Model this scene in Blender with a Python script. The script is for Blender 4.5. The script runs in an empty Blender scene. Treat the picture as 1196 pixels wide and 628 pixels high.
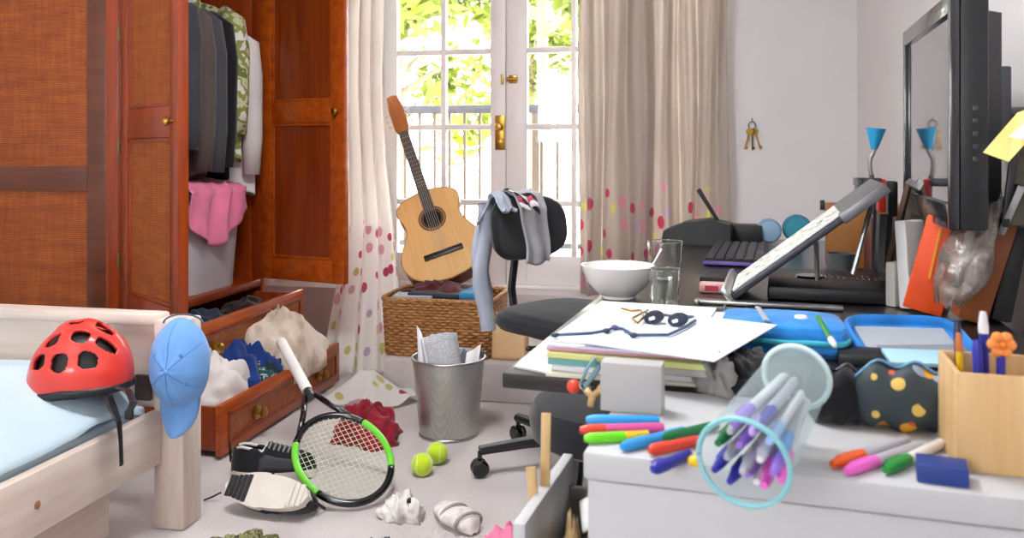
import bpy, bmesh, math, random
from mathutils import Vector, Matrix, noise
PI = math.pi
scene = bpy.context.scene
COL = scene.collection

# ---------------------------------------------------------------- camera, sky, sun, big lights, exposure
YAW = math.radians(12.0); FPX = 1000.0; HC = 0.97; HORIZON = 175.0
cam_d = bpy.data.cameras.new('camera'); cam = bpy.data.objects.new('camera', cam_d); COL.objects.link(cam)
cam.location = (0, 0, HC); cam.rotation_euler = (PI/2, 0, YAW)
cam_d.sensor_width = 36.0; cam_d.lens = 36.0*FPX/1196.0
cam_d.shift_y = -(314.0-HORIZON)/1196.0
cam_d.clip_start = 0.02; cam_d.clip_end = 300
cam_d.dof.use_dof = True; cam_d.dof.focus_distance = 2.5; cam_d.dof.aperture_fstop = 7.1
scene.camera = cam

world = bpy.data.worlds.new('world'); scene.world = world; world.use_nodes = True
bg = world.node_tree.nodes['Background']
bg.inputs['Color'].default_value = (0.93, 0.97, 1.0, 1); bg.inputs['Strength'].default_value = 14.0

sun_d = bpy.data.lights.new('sun', 'SUN'); sun = bpy.data.objects.new('sun', sun_d); COL.objects.link(sun)
sun_d.energy = 4.0; sun_d.angle = 0.02; sun_d.color = (1, .95, .85)
sun.rotation_euler = (math.radians(38), 0, math.radians(35))

def area(name, loc, rot, sx, sy, power, col):
    d = bpy.data.lights.new(name, 'AREA'); o = bpy.data.objects.new(name, d); COL.objects.link(o)
    d.shape = 'RECTANGLE'; d.size = sx; d.size_y = sy; d.energy = power; d.color = col
    o.location = loc; o.rotation_euler = rot
    return o
# added fill light, set in the added window opening behind the camera
area('rear_fill_light', (-1.3, -1.59, 1.45), (math.radians(90), 0, 0), 0.96, .76, 5, (1.0, .985, .96))
# added overhead fill light, below an unseen ceiling fitting
area('ceiling_fill_light', (-0.75, 1.5, 2.36), (0, 0, 0), 0.6, 0.6, 33, (.97, .98, 1.0))

vs = scene.view_settings
vs.view_transform = 'Standard'; vs.look = 'None'; vs.gamma = 1.0; vs.use_curve_mapping = False
vs.exposure = 0.36

# ---------------------------------------------------------------- helpers
def atd(px, py, d):
    "point seen at pixel (px,py) of the 1196x628 photo, at depth d metres"
    u = (px-598.0)/FPX*d
    return Vector((u*math.cos(YAW)-d*math.sin(YAW), u*math.sin(YAW)+d*math.cos(YAW), HC-(py-HORIZON)/FPX*d))
def at(px, py, h):
    "point at height h seen at pixel (px,py)"
    return atd(px, py, (HC-h)*FPX/(py-HORIZON))

def lin(h):
    h = h.lstrip('#'); r = []
    for i in (0, 2, 4):
        c = int(h[i:i+2], 16)/255.0
        r.append(c/12.92 if c <= .04045 else ((c+.055)/1.055)**2.4)
    return (r[0], r[1], r[2], 1.0)

MATS = {}
class NT:
    def __init__(s, name):
        s.m = bpy.data.materials.new(name); s.m.use_nodes = True
        s.t = s.m.node_tree; s.N = s.t.nodes; s.L = s.t.links
        s.b = s.N['Principled BSDF']; s.out = s.N['Material Output']; s._co = None
    def n(s, ty, **kw):
        x = s.N.new(ty)
        for k, v in kw.items(): setattr(x, k, v)
        return x
    def l(s, a, b): s.L.new(a, b)
    def co(s, which='Object', scale=(1, 1, 1)):
        if s._co is None: s._co = s.n('ShaderNodeTexCoord')
        mp = s.n('ShaderNodeMapping'); mp.inputs['Scale'].default_value = scale
        s.l(s._co.outputs[which], mp.inputs['Vector']); return mp.outputs['Vector']
    def noise(s, scale, detail=3, vec=None, rough=.5):
        x = s.n('ShaderNodeTexNoise'); x.inputs['Scale'].default_value = scale; x.inputs['Detail'].default_value = detail
        x.inputs['Roughness'].default_value = rough
        s.l(vec if vec is not None else s.co(), x.inputs['Vector']); return x.outputs['Fac']
    def ramp(s, fac, stops, interp='LINEAR'):
        r = s.n('ShaderNodeValToRGB'); r.color_ramp.interpolation = interp
        e = r.color_ramp.elements
        while len(e) < len(stops): e.new(0.5)
        for el, (p, c) in zip(e, stops): el.position = p; el.color = lin(c) if isinstance(c, str) else c
        s.l(fac, r.inputs['Fac']); return r.outputs['Color']
    def math(s, op, a, b=None, c=None):
        x = s.n('ShaderNodeMath', operation=op)
        for i, v in enumerate((a, b, c)):
            if v is None: continue
            if isinstance(v, (int, float)): x.inputs[i].default_value = v
            else: s.l(v, x.inputs[i])
        return x.outputs[0]
    def mix(s, fac, a, b):
        x = s.n('ShaderNodeMix', data_type='RGBA')
        if isinstance(fac, (int, float)): x.inputs[0].default_value = fac
        else: s.l(fac, x.inputs[0])
        for i, v in ((6, a), (7, b)):
            if isinstance(v, str): x.inputs[i].default_value = lin(v)
            else: s.l(v, x.inputs[i])
        return x.outputs[2]
    def bump(s, h, strength, dist=.01):
        x = s.n('ShaderNodeBump'); x.inputs['Strength'].default_value = strength; x.inputs['Distance'].default_value = dist
        s.l(h, x.inputs['Height']); s.l(x.outputs['Normal'], s.b.inputs['Normal'])
    def set(s, rough=.5, metal=0, spec=.5, coat=0, trans=0, ior=None, sheen=0, sub=0):
        b = s.b.inputs
        b['Roughness'].default_value = rough; b['Metallic'].default_value = metal
        b['Specular IOR Level'].default_value = spec; b['Coat Weight'].default_value = coat
        b['Transmission Weight'].default_value = trans; b['Sheen Weight'].default_value = sheen
        if ior: b['IOR'].default_value = ior
        return s

def mat(name, col, rough=.55, metal=0, nz=(6, .12), bump=None, coat=0, spec=.5, sheen=0):
    if name in MATS: return MATS[name]
    k = NT(name).set(rough, metal, spec, coat, sheen=sheen)
    c = lin(col)
    if nz:
        a = nz[1]; f = k.noise(nz[0])
        k.l(k.ramp(f, [(.3, tuple(x*(1-a) for x in c[:3])+(1,)), (.7, tuple(min(1, x*(1+a)) for x in c[:3])+(1,))]), k.b.inputs['Base Color'])
    else: k.b.inputs['Base Color'].default_value = c
    if bump: k.bump(k.noise(bump[0], 4), bump[1])
    MATS[name] = k.m
    return k.m

def wood(name, c1, c2, rough=.4, axis=(14, 14, 1.2), coat=.15):
    k = NT(name).set(rough, coat=coat)
    f = k.noise(3.0, 5, k.co('Object', axis), .6)
    k.l(k.ramp(f, [(.28, c1), (.72, c2)]), k.b.inputs['Base Color']); k.bump(f, .15, .004)
    return k.m

def fabric(name, col, wscale=900, amt=.1, big=(4, .12), sheen=.2, rough=.9):
    if name in MATS: return MATS[name]
    k = NT(name).set(rough, spec=.2, sheen=sheen); c = lin(col)
    f = k.noise(big[0], 3); a = big[1]
    k.l(k.ramp(f, [(.3, tuple(x*(1-a) for x in c[:3])+(1,)), (.7, tuple(min(1, x*(1+a)) for x in c[:3])+(1,))]), k.b.inputs['Base Color'])
    k.bump(k.noise(wscale*.25, 2), .25, .003)
    MATS[name] = k.m
    return k.m

def multi(name, stops, scale=20, rough=.8, interp='CONSTANT', bump=None, detail=2):
    k = NT(name).set(rough, spec=.3)
    f = k.noise(scale, detail)
    k.l(k.ramp(f, stops, interp), k.b.inputs['Base Color'])
    if bump: k.bump(k.noise(bump[0], 3), bump[1])
    return k.m

def glass(name, tint='FFFFFF', rough=0.0, clear=.85):
    "thin clear sheet or wall: transparent with a glossy skin"
    k = NT(name)
    tr = k.n('ShaderNodeBsdfTransparent'); tr.inputs['Color'].default_value = lin(tint)
    gl = k.n('ShaderNodeBsdfGlossy'); gl.inputs['Roughness'].default_value = rough+.03
    fr = k.n('ShaderNodeFresnel'); fr.inputs['IOR'].default_value = 1.45
    f2 = k.math('ADD', k.math('MULTIPLY', fr.outputs[0], .9), 1-clear-.1 if clear < .9 else 0.0)
    ms = k.n('ShaderNodeMixShader'); k.l(f2, ms.inputs[0]); k.l(tr.outputs[0], ms.inputs[1]); k.l(gl.outputs[0], ms.inputs[2])
    k.l(ms.outputs[0], k.out.inputs['Surface'])
    return k.m

# ---- mesh builders
def box(bm, c, s, m=None, bev=0.0, seg=2):
    M = Matrix.Translation(Vector(c)) @ Matrix.Diagonal((s[0], s[1], s[2], 1))
    if m is not None: M = m @ M
    r = bmesh.ops.create_cube(bm, size=1.0, matrix=M)
    if bev > 0:
        ed = list({e for v in r['verts'] for e in v.link_edges})
        bmesh.ops.bevel(bm, geom=ed, offset=bev, segments=seg, affect='EDGES', profile=.5, clamp_overlap=True)
def box2(bm, a, b, bev=0.0, seg=2):
    a = Vector(a); b = Vector(b)
    box(bm, (a+b)/2, [abs(x) for x in (b-a)], None, bev, seg)
def tube(bm, pts, r, n=8, cap=True, flat=None):
    pts = [Vector(p) for p in pts]; k = len(pts)
    rs = r if isinstance(r, (list, tuple)) else [r]*k
    t0 = (pts[1]-pts[0]).normalized()
    up = Vector((0, 0, 1)) if abs(t0.z) < .9 else Vector((1, 0, 0))
    nrm = (up - t0*up.dot(t0)).normalized(); rings = []
    for i in range(k):
        t = (pts[min(i+1, k-1)]-pts[max(i-1, 0)]).normalized()
        nrm = (nrm - t*nrm.dot(t)).normalized(); bn = t.cross(nrm)
        fx = flat if flat else 1.0
        rings.append([bm.verts.new(pts[i]+(nrm*math.cos(a)*fx+bn*math.sin(a))*rs[i]) for a in [2*PI*j/n for j in range(n)]])
    for i in range(k-1):
        for j in range(n):
            bm.faces.new((rings[i][j], rings[i][(j+1) % n], rings[i+1][(j+1) % n], rings[i+1][j]))
    if cap:
        bm.faces.new(list(reversed(rings[0]))); bm.faces.new(rings[-1])
def lathe(bm, prof, n=24, m=None):
    M = m if m is not None else Matrix()
    rings = []
    for (r, z) in prof:
        if r < 1e-6: rings.append([bm.verts.new(M @ Vector((0, 0, z)))])
        else: rings.append([bm.verts.new(M @ Vector((r*math.cos(2*PI*j/n), r*math.sin(2*PI*j/n), z))) for j in range(n)])
    for a, b in zip(rings, rings[1:]):
        for j in range(n):
            k = (j+1) % n
            if len(a) == 1 and len(b) == 1: continue
            if len(a) == 1: bm.faces.new((a[0], b[k], b[j]))
            elif len(b) == 1: bm.faces.new((a[j], a[k], b[0]))
            else: bm.faces.new((a[j], a[k], b[k], b[j]))
def prism(bm, poly, z0, z1, m=None):
    M = m if m is not None else Matrix()
    lo = [bm.verts.new(M @ Vector((x, y, z0))) for x, y in poly]
    hi = [bm.verts.new(M @ Vector((x, y, z1))) for x, y in poly]
    n = len(poly)
    bm.faces.new(list(reversed(lo))); bm.faces.new(hi)
    for i in range(n): bm.faces.new((lo[i], lo[(i+1) % n], hi[(i+1) % n], hi[i]))
def grid(bm, fn, nu, nv, closeu=False, skip=None, uv=None):
    vs_ = [[bm.verts.new(fn(i/(nu if closeu else nu), j/nv)) for i in range(nu if closeu else nu+1)] for j in range(nv+1)]
    lay = bm.loops.layers.uv.verify() if uv else None
    for j in range(nv):
        for i in range(nu):
            i2 = (i+1) % nu if closeu else i+1
            if skip and skip((i+.5)/nu, (j+.5)/nv): continue
            f = bm.faces.new((vs_[j][i], vs_[j][i2], vs_[j+1][i2], vs_[j+1][i]))
            if uv:
                for lp, (a, b) in zip(f.loops, ((i, j), (i+1, j), (i+1, j+1), (i, j+1))): lp[lay].uv = uv(a/nu, b/nv)
def ball(bm, c, r, sub=3):
    rr = r if isinstance(r, (list, tuple)) else (r, r, r)
    bmesh.ops.create_icosphere(bm, subdivisions=sub, radius=1.0, matrix=Matrix.Translation(Vector(c)) @ Matrix.Diagonal((rr[0], rr[1], rr[2], 1)))
def nz(p, s=1.0, seed=0.0): return noise.noise(Vector((p[0]*s+seed*7.3, p[1]*s-seed*3.1, p[2]*s+seed*1.7)))
def folds(x, y, k, seed):
    "soft cloth ridges, 0..1"
    w = nz((x, y, 0), k*.35, seed)*2.4
    a = seed*1.3
    f1 = 1-abs(math.sin(k*.5*(x*math.cos(a)+y*math.sin(a))+w*1.6))
    a += 1.1
    f2 = 1-abs(math.sin(k*.37*(x*math.cos(a)+y*math.sin(a))-w*1.9+seed))
    return .6*f1+.4*f2
def heap(bm, rx, ry, h, seed=1.0, k=60, amp=.45, nr=22, na=72, edge=.2, base=0.0):
    "crumpled cloth lying in a heap, base at z=base; k sets how fine the folds are"
    f1 = 1.15/((rx+ry)/2)*k/60.0; rows = []
    def sab(p, f, s): return math.sqrt(nz(p, f, s)**2+.006)
    for i in range(nr):
        ph = PI/2*i/nr; ring = []
        for j in range(na):
            a = 2*PI*j/na
            d = Vector((math.cos(ph)*math.cos(a), math.cos(ph)*math.sin(a), math.sin(ph)))
            p = Vector((rx*d.x, ry*d.y, h*d.z**.85)); q = p+Vector((0, 0, h*.3*nz(p, f1*.4, seed+9)))
            tw = Vector((q.x*1.6+q.z*.5, q.y*.75, q.z*1.1+q.x*.3))      # longer folds one way than the other
            m = 1+amp*(1.15*sab(tw, f1, seed)-.35+.75*sab(tw, f1*2.0, seed+2)-.24+.22*sab(tw, f1*4.2, seed+5)-.07)+edge*nz((math.cos(a)*1.2, math.sin(a)*1.2, 0), 1.2, seed)
            p = p*m
            ring.append(bm.verts.new((p.x, p.y, base+max(p.z, 0))))
        rows.append(ring)
    top = bm.verts.new((0, 0, base+sum(v.co.z-base for v in rows[-1])/na))
    for a, b in zip(rows, rows[1:]):
        for j in range(na): bm.faces.new((a[j], a[(j+1) % na], b[(j+1) % na], b[j]))
    for j in range(na): bm.faces.new((rows[-1][j], rows[-1][(j+1) % na], top))
    bm.faces.new(list(reversed(rows[0])))
def drape(path, n=40):
    "resampled polyline as function of 0..1"
    P = [Vector(p) for p in path]; L = [0]
    for a, b in zip(P, P[1:]): L.append(L[-1]+(b-a).length)
    def f(t):
        s = t*L[-1]
        for i in range(len(P)-1):
            if s <= L[i+1] or i == len(P)-2:
                q = (s-L[i])/max(1e-9, L[i+1]-L[i]); return P[i].lerp(P[i+1], q)
    return f

# ---- object builders
MW = {}
def smooth(me, ang=None):
    for p in me.polygons: p.use_smooth = True
def _mesh(name, bm, m, sm, recalc=True):
    if recalc: bmesh.ops.recalc_face_normals(bm, faces=bm.faces)
    me = bpy.data.meshes.new(name); bm.to_mesh(me); bm.free()
    if sm == 'auto':
        smooth(me)
        me.set_sharp_from_angle(angle=math.radians(38))
    elif sm: smooth(me)
    if m is not None: me.materials.append(m)
    return me
def tag(o, label=None, cat=None, group=None, kind=None):
    if label: o['label'] = label
    if cat: o['category'] = cat
    if group: o['group'] = group
    if kind: o['kind'] = kind
    return o
def mod(o, solid=None, sub=None, off=0.0):
    if solid:
        x = o.modifiers.new('solidify', 'SOLIDIFY'); x.thickness = solid; x.offset = off
    if sub:
        x = o.modifiers.new('subdiv', 'SUBSURF'); x.levels = sub; x.render_levels = sub
    return o
def thing(name, label, cat, loc=(0, 0, 0), rz=0.0, group=None, M=None):
    o = bpy.data.objects.new(name, None); COL.objects.link(o); o.empty_display_size = .05
    MM = M if M is not None else Matrix.Translation(Vector(loc)) @ Matrix.Rotation(rz, 4, 'Z')
    l, r, s = MM.decompose(); o.location = l; o.rotation_euler = r.to_euler()
    MW[o.name] = MM
    return tag(o, label, cat, group)
def part(name, bm, m, parent, world=False, sm='auto', label=None, solid=None, sub=None, kind=None):
    if world: bm.transform(MW[parent.name].inverted())
    o = bpy.data.objects.new(name, _mesh(name, bm, m, sm)); COL.objects.link(o); o.parent = parent
    MW[o.name] = MW[parent.name]
    mod(o, solid, sub)
    return tag(o, label, None, None, kind)
def solo(name, bm, m, label, cat, group=None, loc=None, rz=0.0, M=None, sm='auto', solid=None, sub=None, kind=None):
    "a thing that is one mesh; without loc/M the mesh is in world coordinates"
    if loc is None and M is None:
        xs = [v.co for v in bm.verts]
        c = Vector(((min(v.x for v in xs)+max(v.x for v in xs))/2, (min(v.y for v in xs)+max(v.y for v in xs))/2, min(v.z for v in xs)))
        bm.transform(Matrix.Translation(-c)); MM = Matrix.Translation(c)
    else: MM = M if M is not None else Matrix.Translation(Vector(loc)) @ Matrix.Rotation(rz, 4, 'Z')
    o = bpy.data.objects.new(name, _mesh(name, bm, m, sm)); COL.objects.link(o)
    l, r, s = MM.decompose(); o.location = l; o.rotation_euler = r.to_euler()
    MW[o.name] = MM
    mod(o, solid, sub)
    return tag(o, label, cat, group, kind)
def struct(name, bm, m, parent=None, sm=False):
    o = bpy.data.objects.new(name, _mesh(name, bm, m, sm)); COL.objects.link(o)
    MW[o.name] = Matrix()
    if parent is not None: o.parent = parent
    else: o['kind'] = 'structure'
    return o
def BM(): return bmesh.new()
def mk(fn, *a, **k):
    bm = bmesh.new(); fn(bm, *a, **k); return bm
def frame_from(z_axis, y_hint, loc):
    "matrix with local z along z_axis, local y near y_hint"
    z = Vector(z_axis).normalized(); x = Vector(y_hint).cross(z).normalized(); y = z.cross(x)
    m = Matrix((x, y, z)).transposed().to_4x4(); m.translation = Vector(loc)
    return m
# ---------------------------------------------------------------- materials of the setting
def carpet_mat():
    k = NT('carpet').set(.95, spec=.1, sheen=.3)
    f = k.noise(2.5, 4); g = k.noise(260, 2)
    k.l(k.mix(.35, k.ramp(f, [(.3, 'C4BAB8'), (.7, 'D4CBC9')]), k.ramp(g, [(.3, 'B2A7A5'), (.7, 'DBD3D1')])), k.b.inputs['Base Color'])
    k.bump(g, .6, .006); return k.m
M_carpet = carpet_mat()
M_wall = mat('wall_paint', 'E8E4E5', .85, nz=(3, .02), bump=(220, .06))
M_white = mat('white_gloss_paint', 'EDE9E7', .35, nz=(5, .02))
M_ceil = mat('ceiling_paint', 'F0EEEC', .9, nz=(3, .02))
M_brass = mat('brass', 'B08A3E', .3, 1, nz=(20, .15))
M_steel = mat('brushed_steel', 'B4B4B2', .32, 1, nz=(30, .1))
M_dsteel = mat('dark_steel', '55565A', .4, .9, nz=(20, .12))
M_black = mat('black_plastic', '1A1A1C', .45, nz=(20, .12))
M_blackg = mat('black_gloss', '121214', .16, nz=None, coat=.3)
M_pane = glass('window_glass', 'FFFFFF', 0, .97)
M_iron = mat('painted_iron', '4A3C2E', .6, nz=(30, .15))
M_rail = mat('iron_handrail', '33353A', .6, nz=(30, .15))
M_concrete = mat('pale_concrete', 'D9D5CC', .9, nz=(3, .08))

XL, XR, YB, YR, ZC = -2.5, 0.72, 4.10, -1.6, 2.45
DX0, DX1, DXM, DZ0, DZ1 = -1.54, -0.262, -0.901, 0.315, 2.15      # french door opening
# ---------------------------------------------------------------- room shell
struct('floor', mk(box2, (XL-.1, YR-.1, -.1), (XR+.1, YB+.1, 0)), M_carpet)
bm = BM(); box2(bm, (-1.2, 3.2, 0), (XR, 3.9, .15), .012)
struct('floor_step', bm, M_carpet, sm='auto')
bm = BM(); box2(bm, (XL, 3.9, 0), (XR, YB, .30), .006)
struct('trim_1', bm, M_carpet, sm='auto')
bm = BM()
SX0, SX1 = -1.98, .12      # outer ends of the side lights added for extra light
box2(bm, (XL-.1, YB, 0), (SX0, YB+.12, ZC)); box2(bm, (SX1, YB, 0), (XR+.1, YB+.12, ZC))
box2(bm, (SX0, YB, DZ1+.06), (SX1, YB+.12, ZC)); box2(bm, (SX0, YB, 0), (SX1, YB+.12, DZ0-.02))
struct('wall_back', bm, M_wall)
struct('wall_left', mk(box2, (XL-.1, YR, 0), (XL, YB, ZC)), M_wall)
struct('wall_right', mk(box2, (XR, YR, 0), (XR+.1, YB, ZC)), M_wall)
bm = BM()   # rear wall with a window opening added to admit fill light
RX0, RX1, RZ0, RZ1 = -1.85, -.75, 1.0, 1.9
box2(bm, (XL, YR-.1, 0), (RX0, YR, ZC)); box2(bm, (RX1, YR-.1, 0), (XR, YR, ZC))
box2(bm, (RX0, YR-.1, 0), (RX1, YR, RZ0)); box2(bm, (RX0, YR-.1, RZ1), (RX1, YR, ZC))
struct('wall_rear', bm, M_wall)
struct('ceiling', mk(box2, (XL-.1, YR-.1, ZC), (XR+.1, YB+.12, ZC+.1)), M_ceil)
bm = BM(); xm = (RX0+RX1)/2
box2(bm, (RX0, YR-.08, RZ0), (RX0+.06, YR-.02, RZ1)); box2(bm, (RX1-.06, YR-.08, RZ0), (RX1, YR-.02, RZ1)); box2(bm, (xm-.03, YR-.08, RZ0), (xm+.03, YR-.02, RZ1))
for a, b in ((RX0+.06, xm-.03), (xm+.03, RX1-.06)): box2(bm, (a, YR-.08, RZ0), (b, YR-.02, RZ0+.06)); box2(bm, (a, YR-.08, RZ1-.06), (b, YR-.02, RZ1))
struct('window_added_1', bm, M_white)  # frame of the unseen rear window, added for fill light
bm = BM(); box2(bm, (XR-.015, 2.0, 0), (XR, 3.2, .1), .004)
struct('baseboard_right', bm, M_white)

# door frame
bm = BM()
box2(bm, (DX0-.06, YB-.03, DZ0-.02), (DX0, YB+.13, DZ1+.06), .004); box2(bm, (DX1, YB-.03, DZ0-.02), (DX1+.06, YB+.13, DZ1+.06), .004)
box2(bm, (DX0, YB-.03, DZ1), (DX1, YB+.13, DZ1+.06), .004); box2(bm, (DX0, YB-.03, DZ0-.02), (DX1, YB+.13, DZ0), .004)
struct('trim_2', bm, M_white, sm='auto')
def french(name, x0, x1, sl, sr):
    y0, y1 = YB-.005, YB+.04
    bm = BM()
    zs = [.455, .71, 1.083, 1.456, 1.83, 2.06]
    box2(bm, (x0, y0, DZ0), (x0+sl, y1, DZ1), .004); box2(bm, (x1-sr, y0, DZ0), (x1, y1, DZ1), .004)
    box2(bm, (x0+sl, y0, DZ0), (x1-sr, y1, zs[0]), .003); box2(bm, (x0+sl, y0, zs[-1]), (x1-sr, y1, DZ1), .003)
    xm = (x0+sl+x1-sr)/2
    box2(bm, (xm-.013, y0+.004, zs[0]), (xm+.013, y1-.004, zs[-1]), .004)
    for z in zs[1:-1]:
        box2(bm, (x0+sl, y0+.004, z-.014), (xm-.013, y1-.004, z+.014), .004); box2(bm, (xm+.013, y0+.004, z-.014), (x1-sr, y1-.004, z+.014), .004)
    d = struct(name, bm, M_white, sm='auto')
    for z0, z1 in zip(zs, zs[1:]):
        for a, b in ((x0+sl, xm-.013), (xm+.013, x1-sr)):
            struct('pane', mk(box2, (a-.003, y0+.02, z0+.01), (b+.003, y0+.024, z1-.01)), M_pane, d)
    return d
for nm, x0, x1 in (('window_added_2', SX0, DX0-.06), ('window_added_3', DX1+.06, SX1)):   # glazed side lights added so the curtains are lit from behind
    bm = BM(); y0, y1 = YB+.0, YB+.05
    box2(bm, (x0, y0, DZ0-.02), (x0+.05, y1, DZ1+.06), .003); box2(bm, (x1-.04, y0, DZ0-.02), (x1, y1, DZ1+.06), .003)
    zs = [DZ0-.02, .455, 1.083, 1.456, 1.83, DZ1+.06]
    box2(bm, (x0+.05, y0, zs[0]), (x1-.04, y1, zs[1])); box2(bm, (x0+.05, y0, zs[-1]-.06), (x1-.04, y1, zs[-1]))
    for z in zs[2:-1]: box2(bm, (x0+.05, y0+.004, z-.014), (x1-.04, y1-.004, z+.014), .003)
    w_ = struct(nm, bm, M_white, sm='auto')
    for z0, z1 in zip(zs[1:], zs[2:]): struct('pane', mk(box2, (x0+.047, y0+.02, z0+.01), (x1-.037, y0+.024, z1-.01)), M_pane, w_)
dl = french('door_1', DX0+.002, DXM-.001, .075, .078)
dr = french('door_2', DXM+.001, DX1-.002, .105, .075)
bm = BM(); box2(bm, (-.955, YB-.011, .97), (-.905, YB-.004, 1.14), .003); lathe(bm, [(0, .045), (.014, .042), (.02, .034), (.018, .024), (.009, .018), (.009, 0)], 16, Matrix.Translation((-.93, YB-.011, 1.085)) @ Matrix.Rotation(PI/2, 4, 'X'))
lathe(bm, [(0, .006), (.011, .005), (.011, 0)], 12, Matrix.Translation((-.93, YB-.011, 1.01)) @ Matrix.Rotation(PI/2, 4, 'X'))
struct('lock_plate', bm, M_brass, dl, sm='auto')
bm = BM(); box2(bm, (-.885, YB-.011, 1.295), (-.845, YB-.004, 1.335), .003); tube(bm, [(-.895, YB-.02, 1.315), (-.84, YB-.02, 1.315)], .009, 10); box2(bm, (-.925, YB-.015, 1.29), (-.912, YB-.004, 1.34), .003)
struct('bolt_latch', bm, M_brass, dr, sm='auto')

# ---------------------------------------------------------------- outside: balcony, railing, trees, ground
bm = BM(); box2(bm, (-3.2, YB+.12, .05), (1.6, 5.05, .26)); struct('balcony_floor', bm, M_concrete)
rl = thing('balcony_railing', 'dark iron balcony railing with upright bars outside the french doors', 'railing', (-.9, 4.9, .26))
part('handrail', mk(box2, (-3.0, 4.875, 1.185), (1.4, 4.925, 1.235), .006), M_rail, rl, True)
part('bottom_rail', mk(box2, (-3.0, 4.887, .40), (1.4, 4.913, .43), .004), M_rail, rl, True)
for x in (-2.98, -.9, 1.38): part('post', mk(box2, (x-.02, 4.88, .26), (x+.02, 4.92, 1.2), .004), M_iron, rl, True)
bm = BM(); box2(bm, (-.008, -.008, .17), (.008, .008, .93)); me0 = None
for i in range(46):
    x = -2.9+i*.0925
    if me0 is None:
        b0 = part('bar', bm, M_iron, rl); b0.location = (x+.9, 0, 0); me0 = b0.data
    else:
        b = bpy.data.objects.new('bar', me0); COL.objects.link(b); b.parent = rl; b.location = (x+.9, 0, 0)
struct('ground', mk(box2, (-60, 5.2, -3.2), (60, 90, -3.0)), mat('pale_paving', 'CFC9B8', .9, nz=(.4, .1)))
M_leaf = NT('leaf_green').set(.5); 
k = M_leaf; k.l(k.ramp(k.noise(1.3, 2), [(.3, '4A5618'), (.7, '78822C')]), k.b.inputs['Base Color'])
trl = k.n('ShaderNodeBsdfTranslucent'); trl.inputs['Color'].default_value = lin('6E7E1C'); ms = k.n('ShaderNodeMixShader'); ms.inputs[0].default_value = .35
k.l(k.b.outputs[0], ms.inputs[1]); k.l(trl.outputs[0], ms.inputs[2]); k.l(ms.outputs[0], k.out.inputs['Surface']); M_leaf = k.m
M_bark = wood('bark', '5A4A3A', '7A6852', .9, coat=0)
def tree(x, y, zb, zc, rx, rz, n, seed, label, ls=.13):
    rnd = random.Random(seed)
    t = thing('tree', label, 'tree', (x, y, zb), 0, 'trees beyond the balcony')
    bm = BM(); tube(bm, [(0, 0, 0), (.05, 0, (zc-zb)*.5), (-.05, .05, zc-zb)], [.16, .12, .05], 8)
    for i in range(7):
        a = rnd.uniform(0, 2*PI); h = (zc-zb)*rnd.uniform(.6, .95)
        tube(bm, [(0, 0, h), (math.cos(a)*rx*.35, math.sin(a)*rx*.35, h+rz*.25), (math.cos(a)*rx*.75, math.sin(a)*rx*.75, h+rz*.45)], [.05, .03, .01], 6)
    part('trunk', bm, M_bark, t)
    bm = BM()
    cl = [(rnd.gauss(0, .45)*rx, rnd.gauss(0, .45)*rx, zc-zb+rnd.gauss(0, .42)*rz) for _ in range(26)]
    for i in range(n):
        c = cl[rnd.randrange(len(cl))]
        p = Vector((c[0]+rnd.gauss(0, .17)*rx, c[1]+rnd.gauss(0, .17)*rx, c[2]+rnd.gauss(0, .15)*rz))
        u = Vector((rnd.uniform(-1, 1), rnd.uniform(-1, 1), rnd.uniform(-.7, .7))).normalized(); v = u.cross(Vector((rnd.uniform(-1, 1), rnd.uniform(-1, 1), 1))).normalized()
        s = ls*rnd.uniform(.6, 1.3)
        q = [p-u*s, p+v*s*.45, p+u*s, p-v*s*.45]
        bm.faces.new([bm.verts.new(w) for w in q])
    part('foliage', bm, M_leaf, t, sm=False)
tree(-3.4, 9.5, -3, 3.0, 1.3, 1.15, 3800, 3, 'pale green tree beyond the railing, behind the guitar neck')
tree(-3.4, 18, -3, 3.2, 1.2, 1.1, 2600, 5, 'low bright green tree seen right behind the handrail of the left door')
tree(-.9, 9.0, -3, 2.9, .8, .9, 2000, 8, 'light green treetop seen through the right glazed door')
tree(-2.2, 12.5, -3, 4.4, 1.6, 1.1, 2600, 11, 'tall pale tree at the top of the left door panes')

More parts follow.
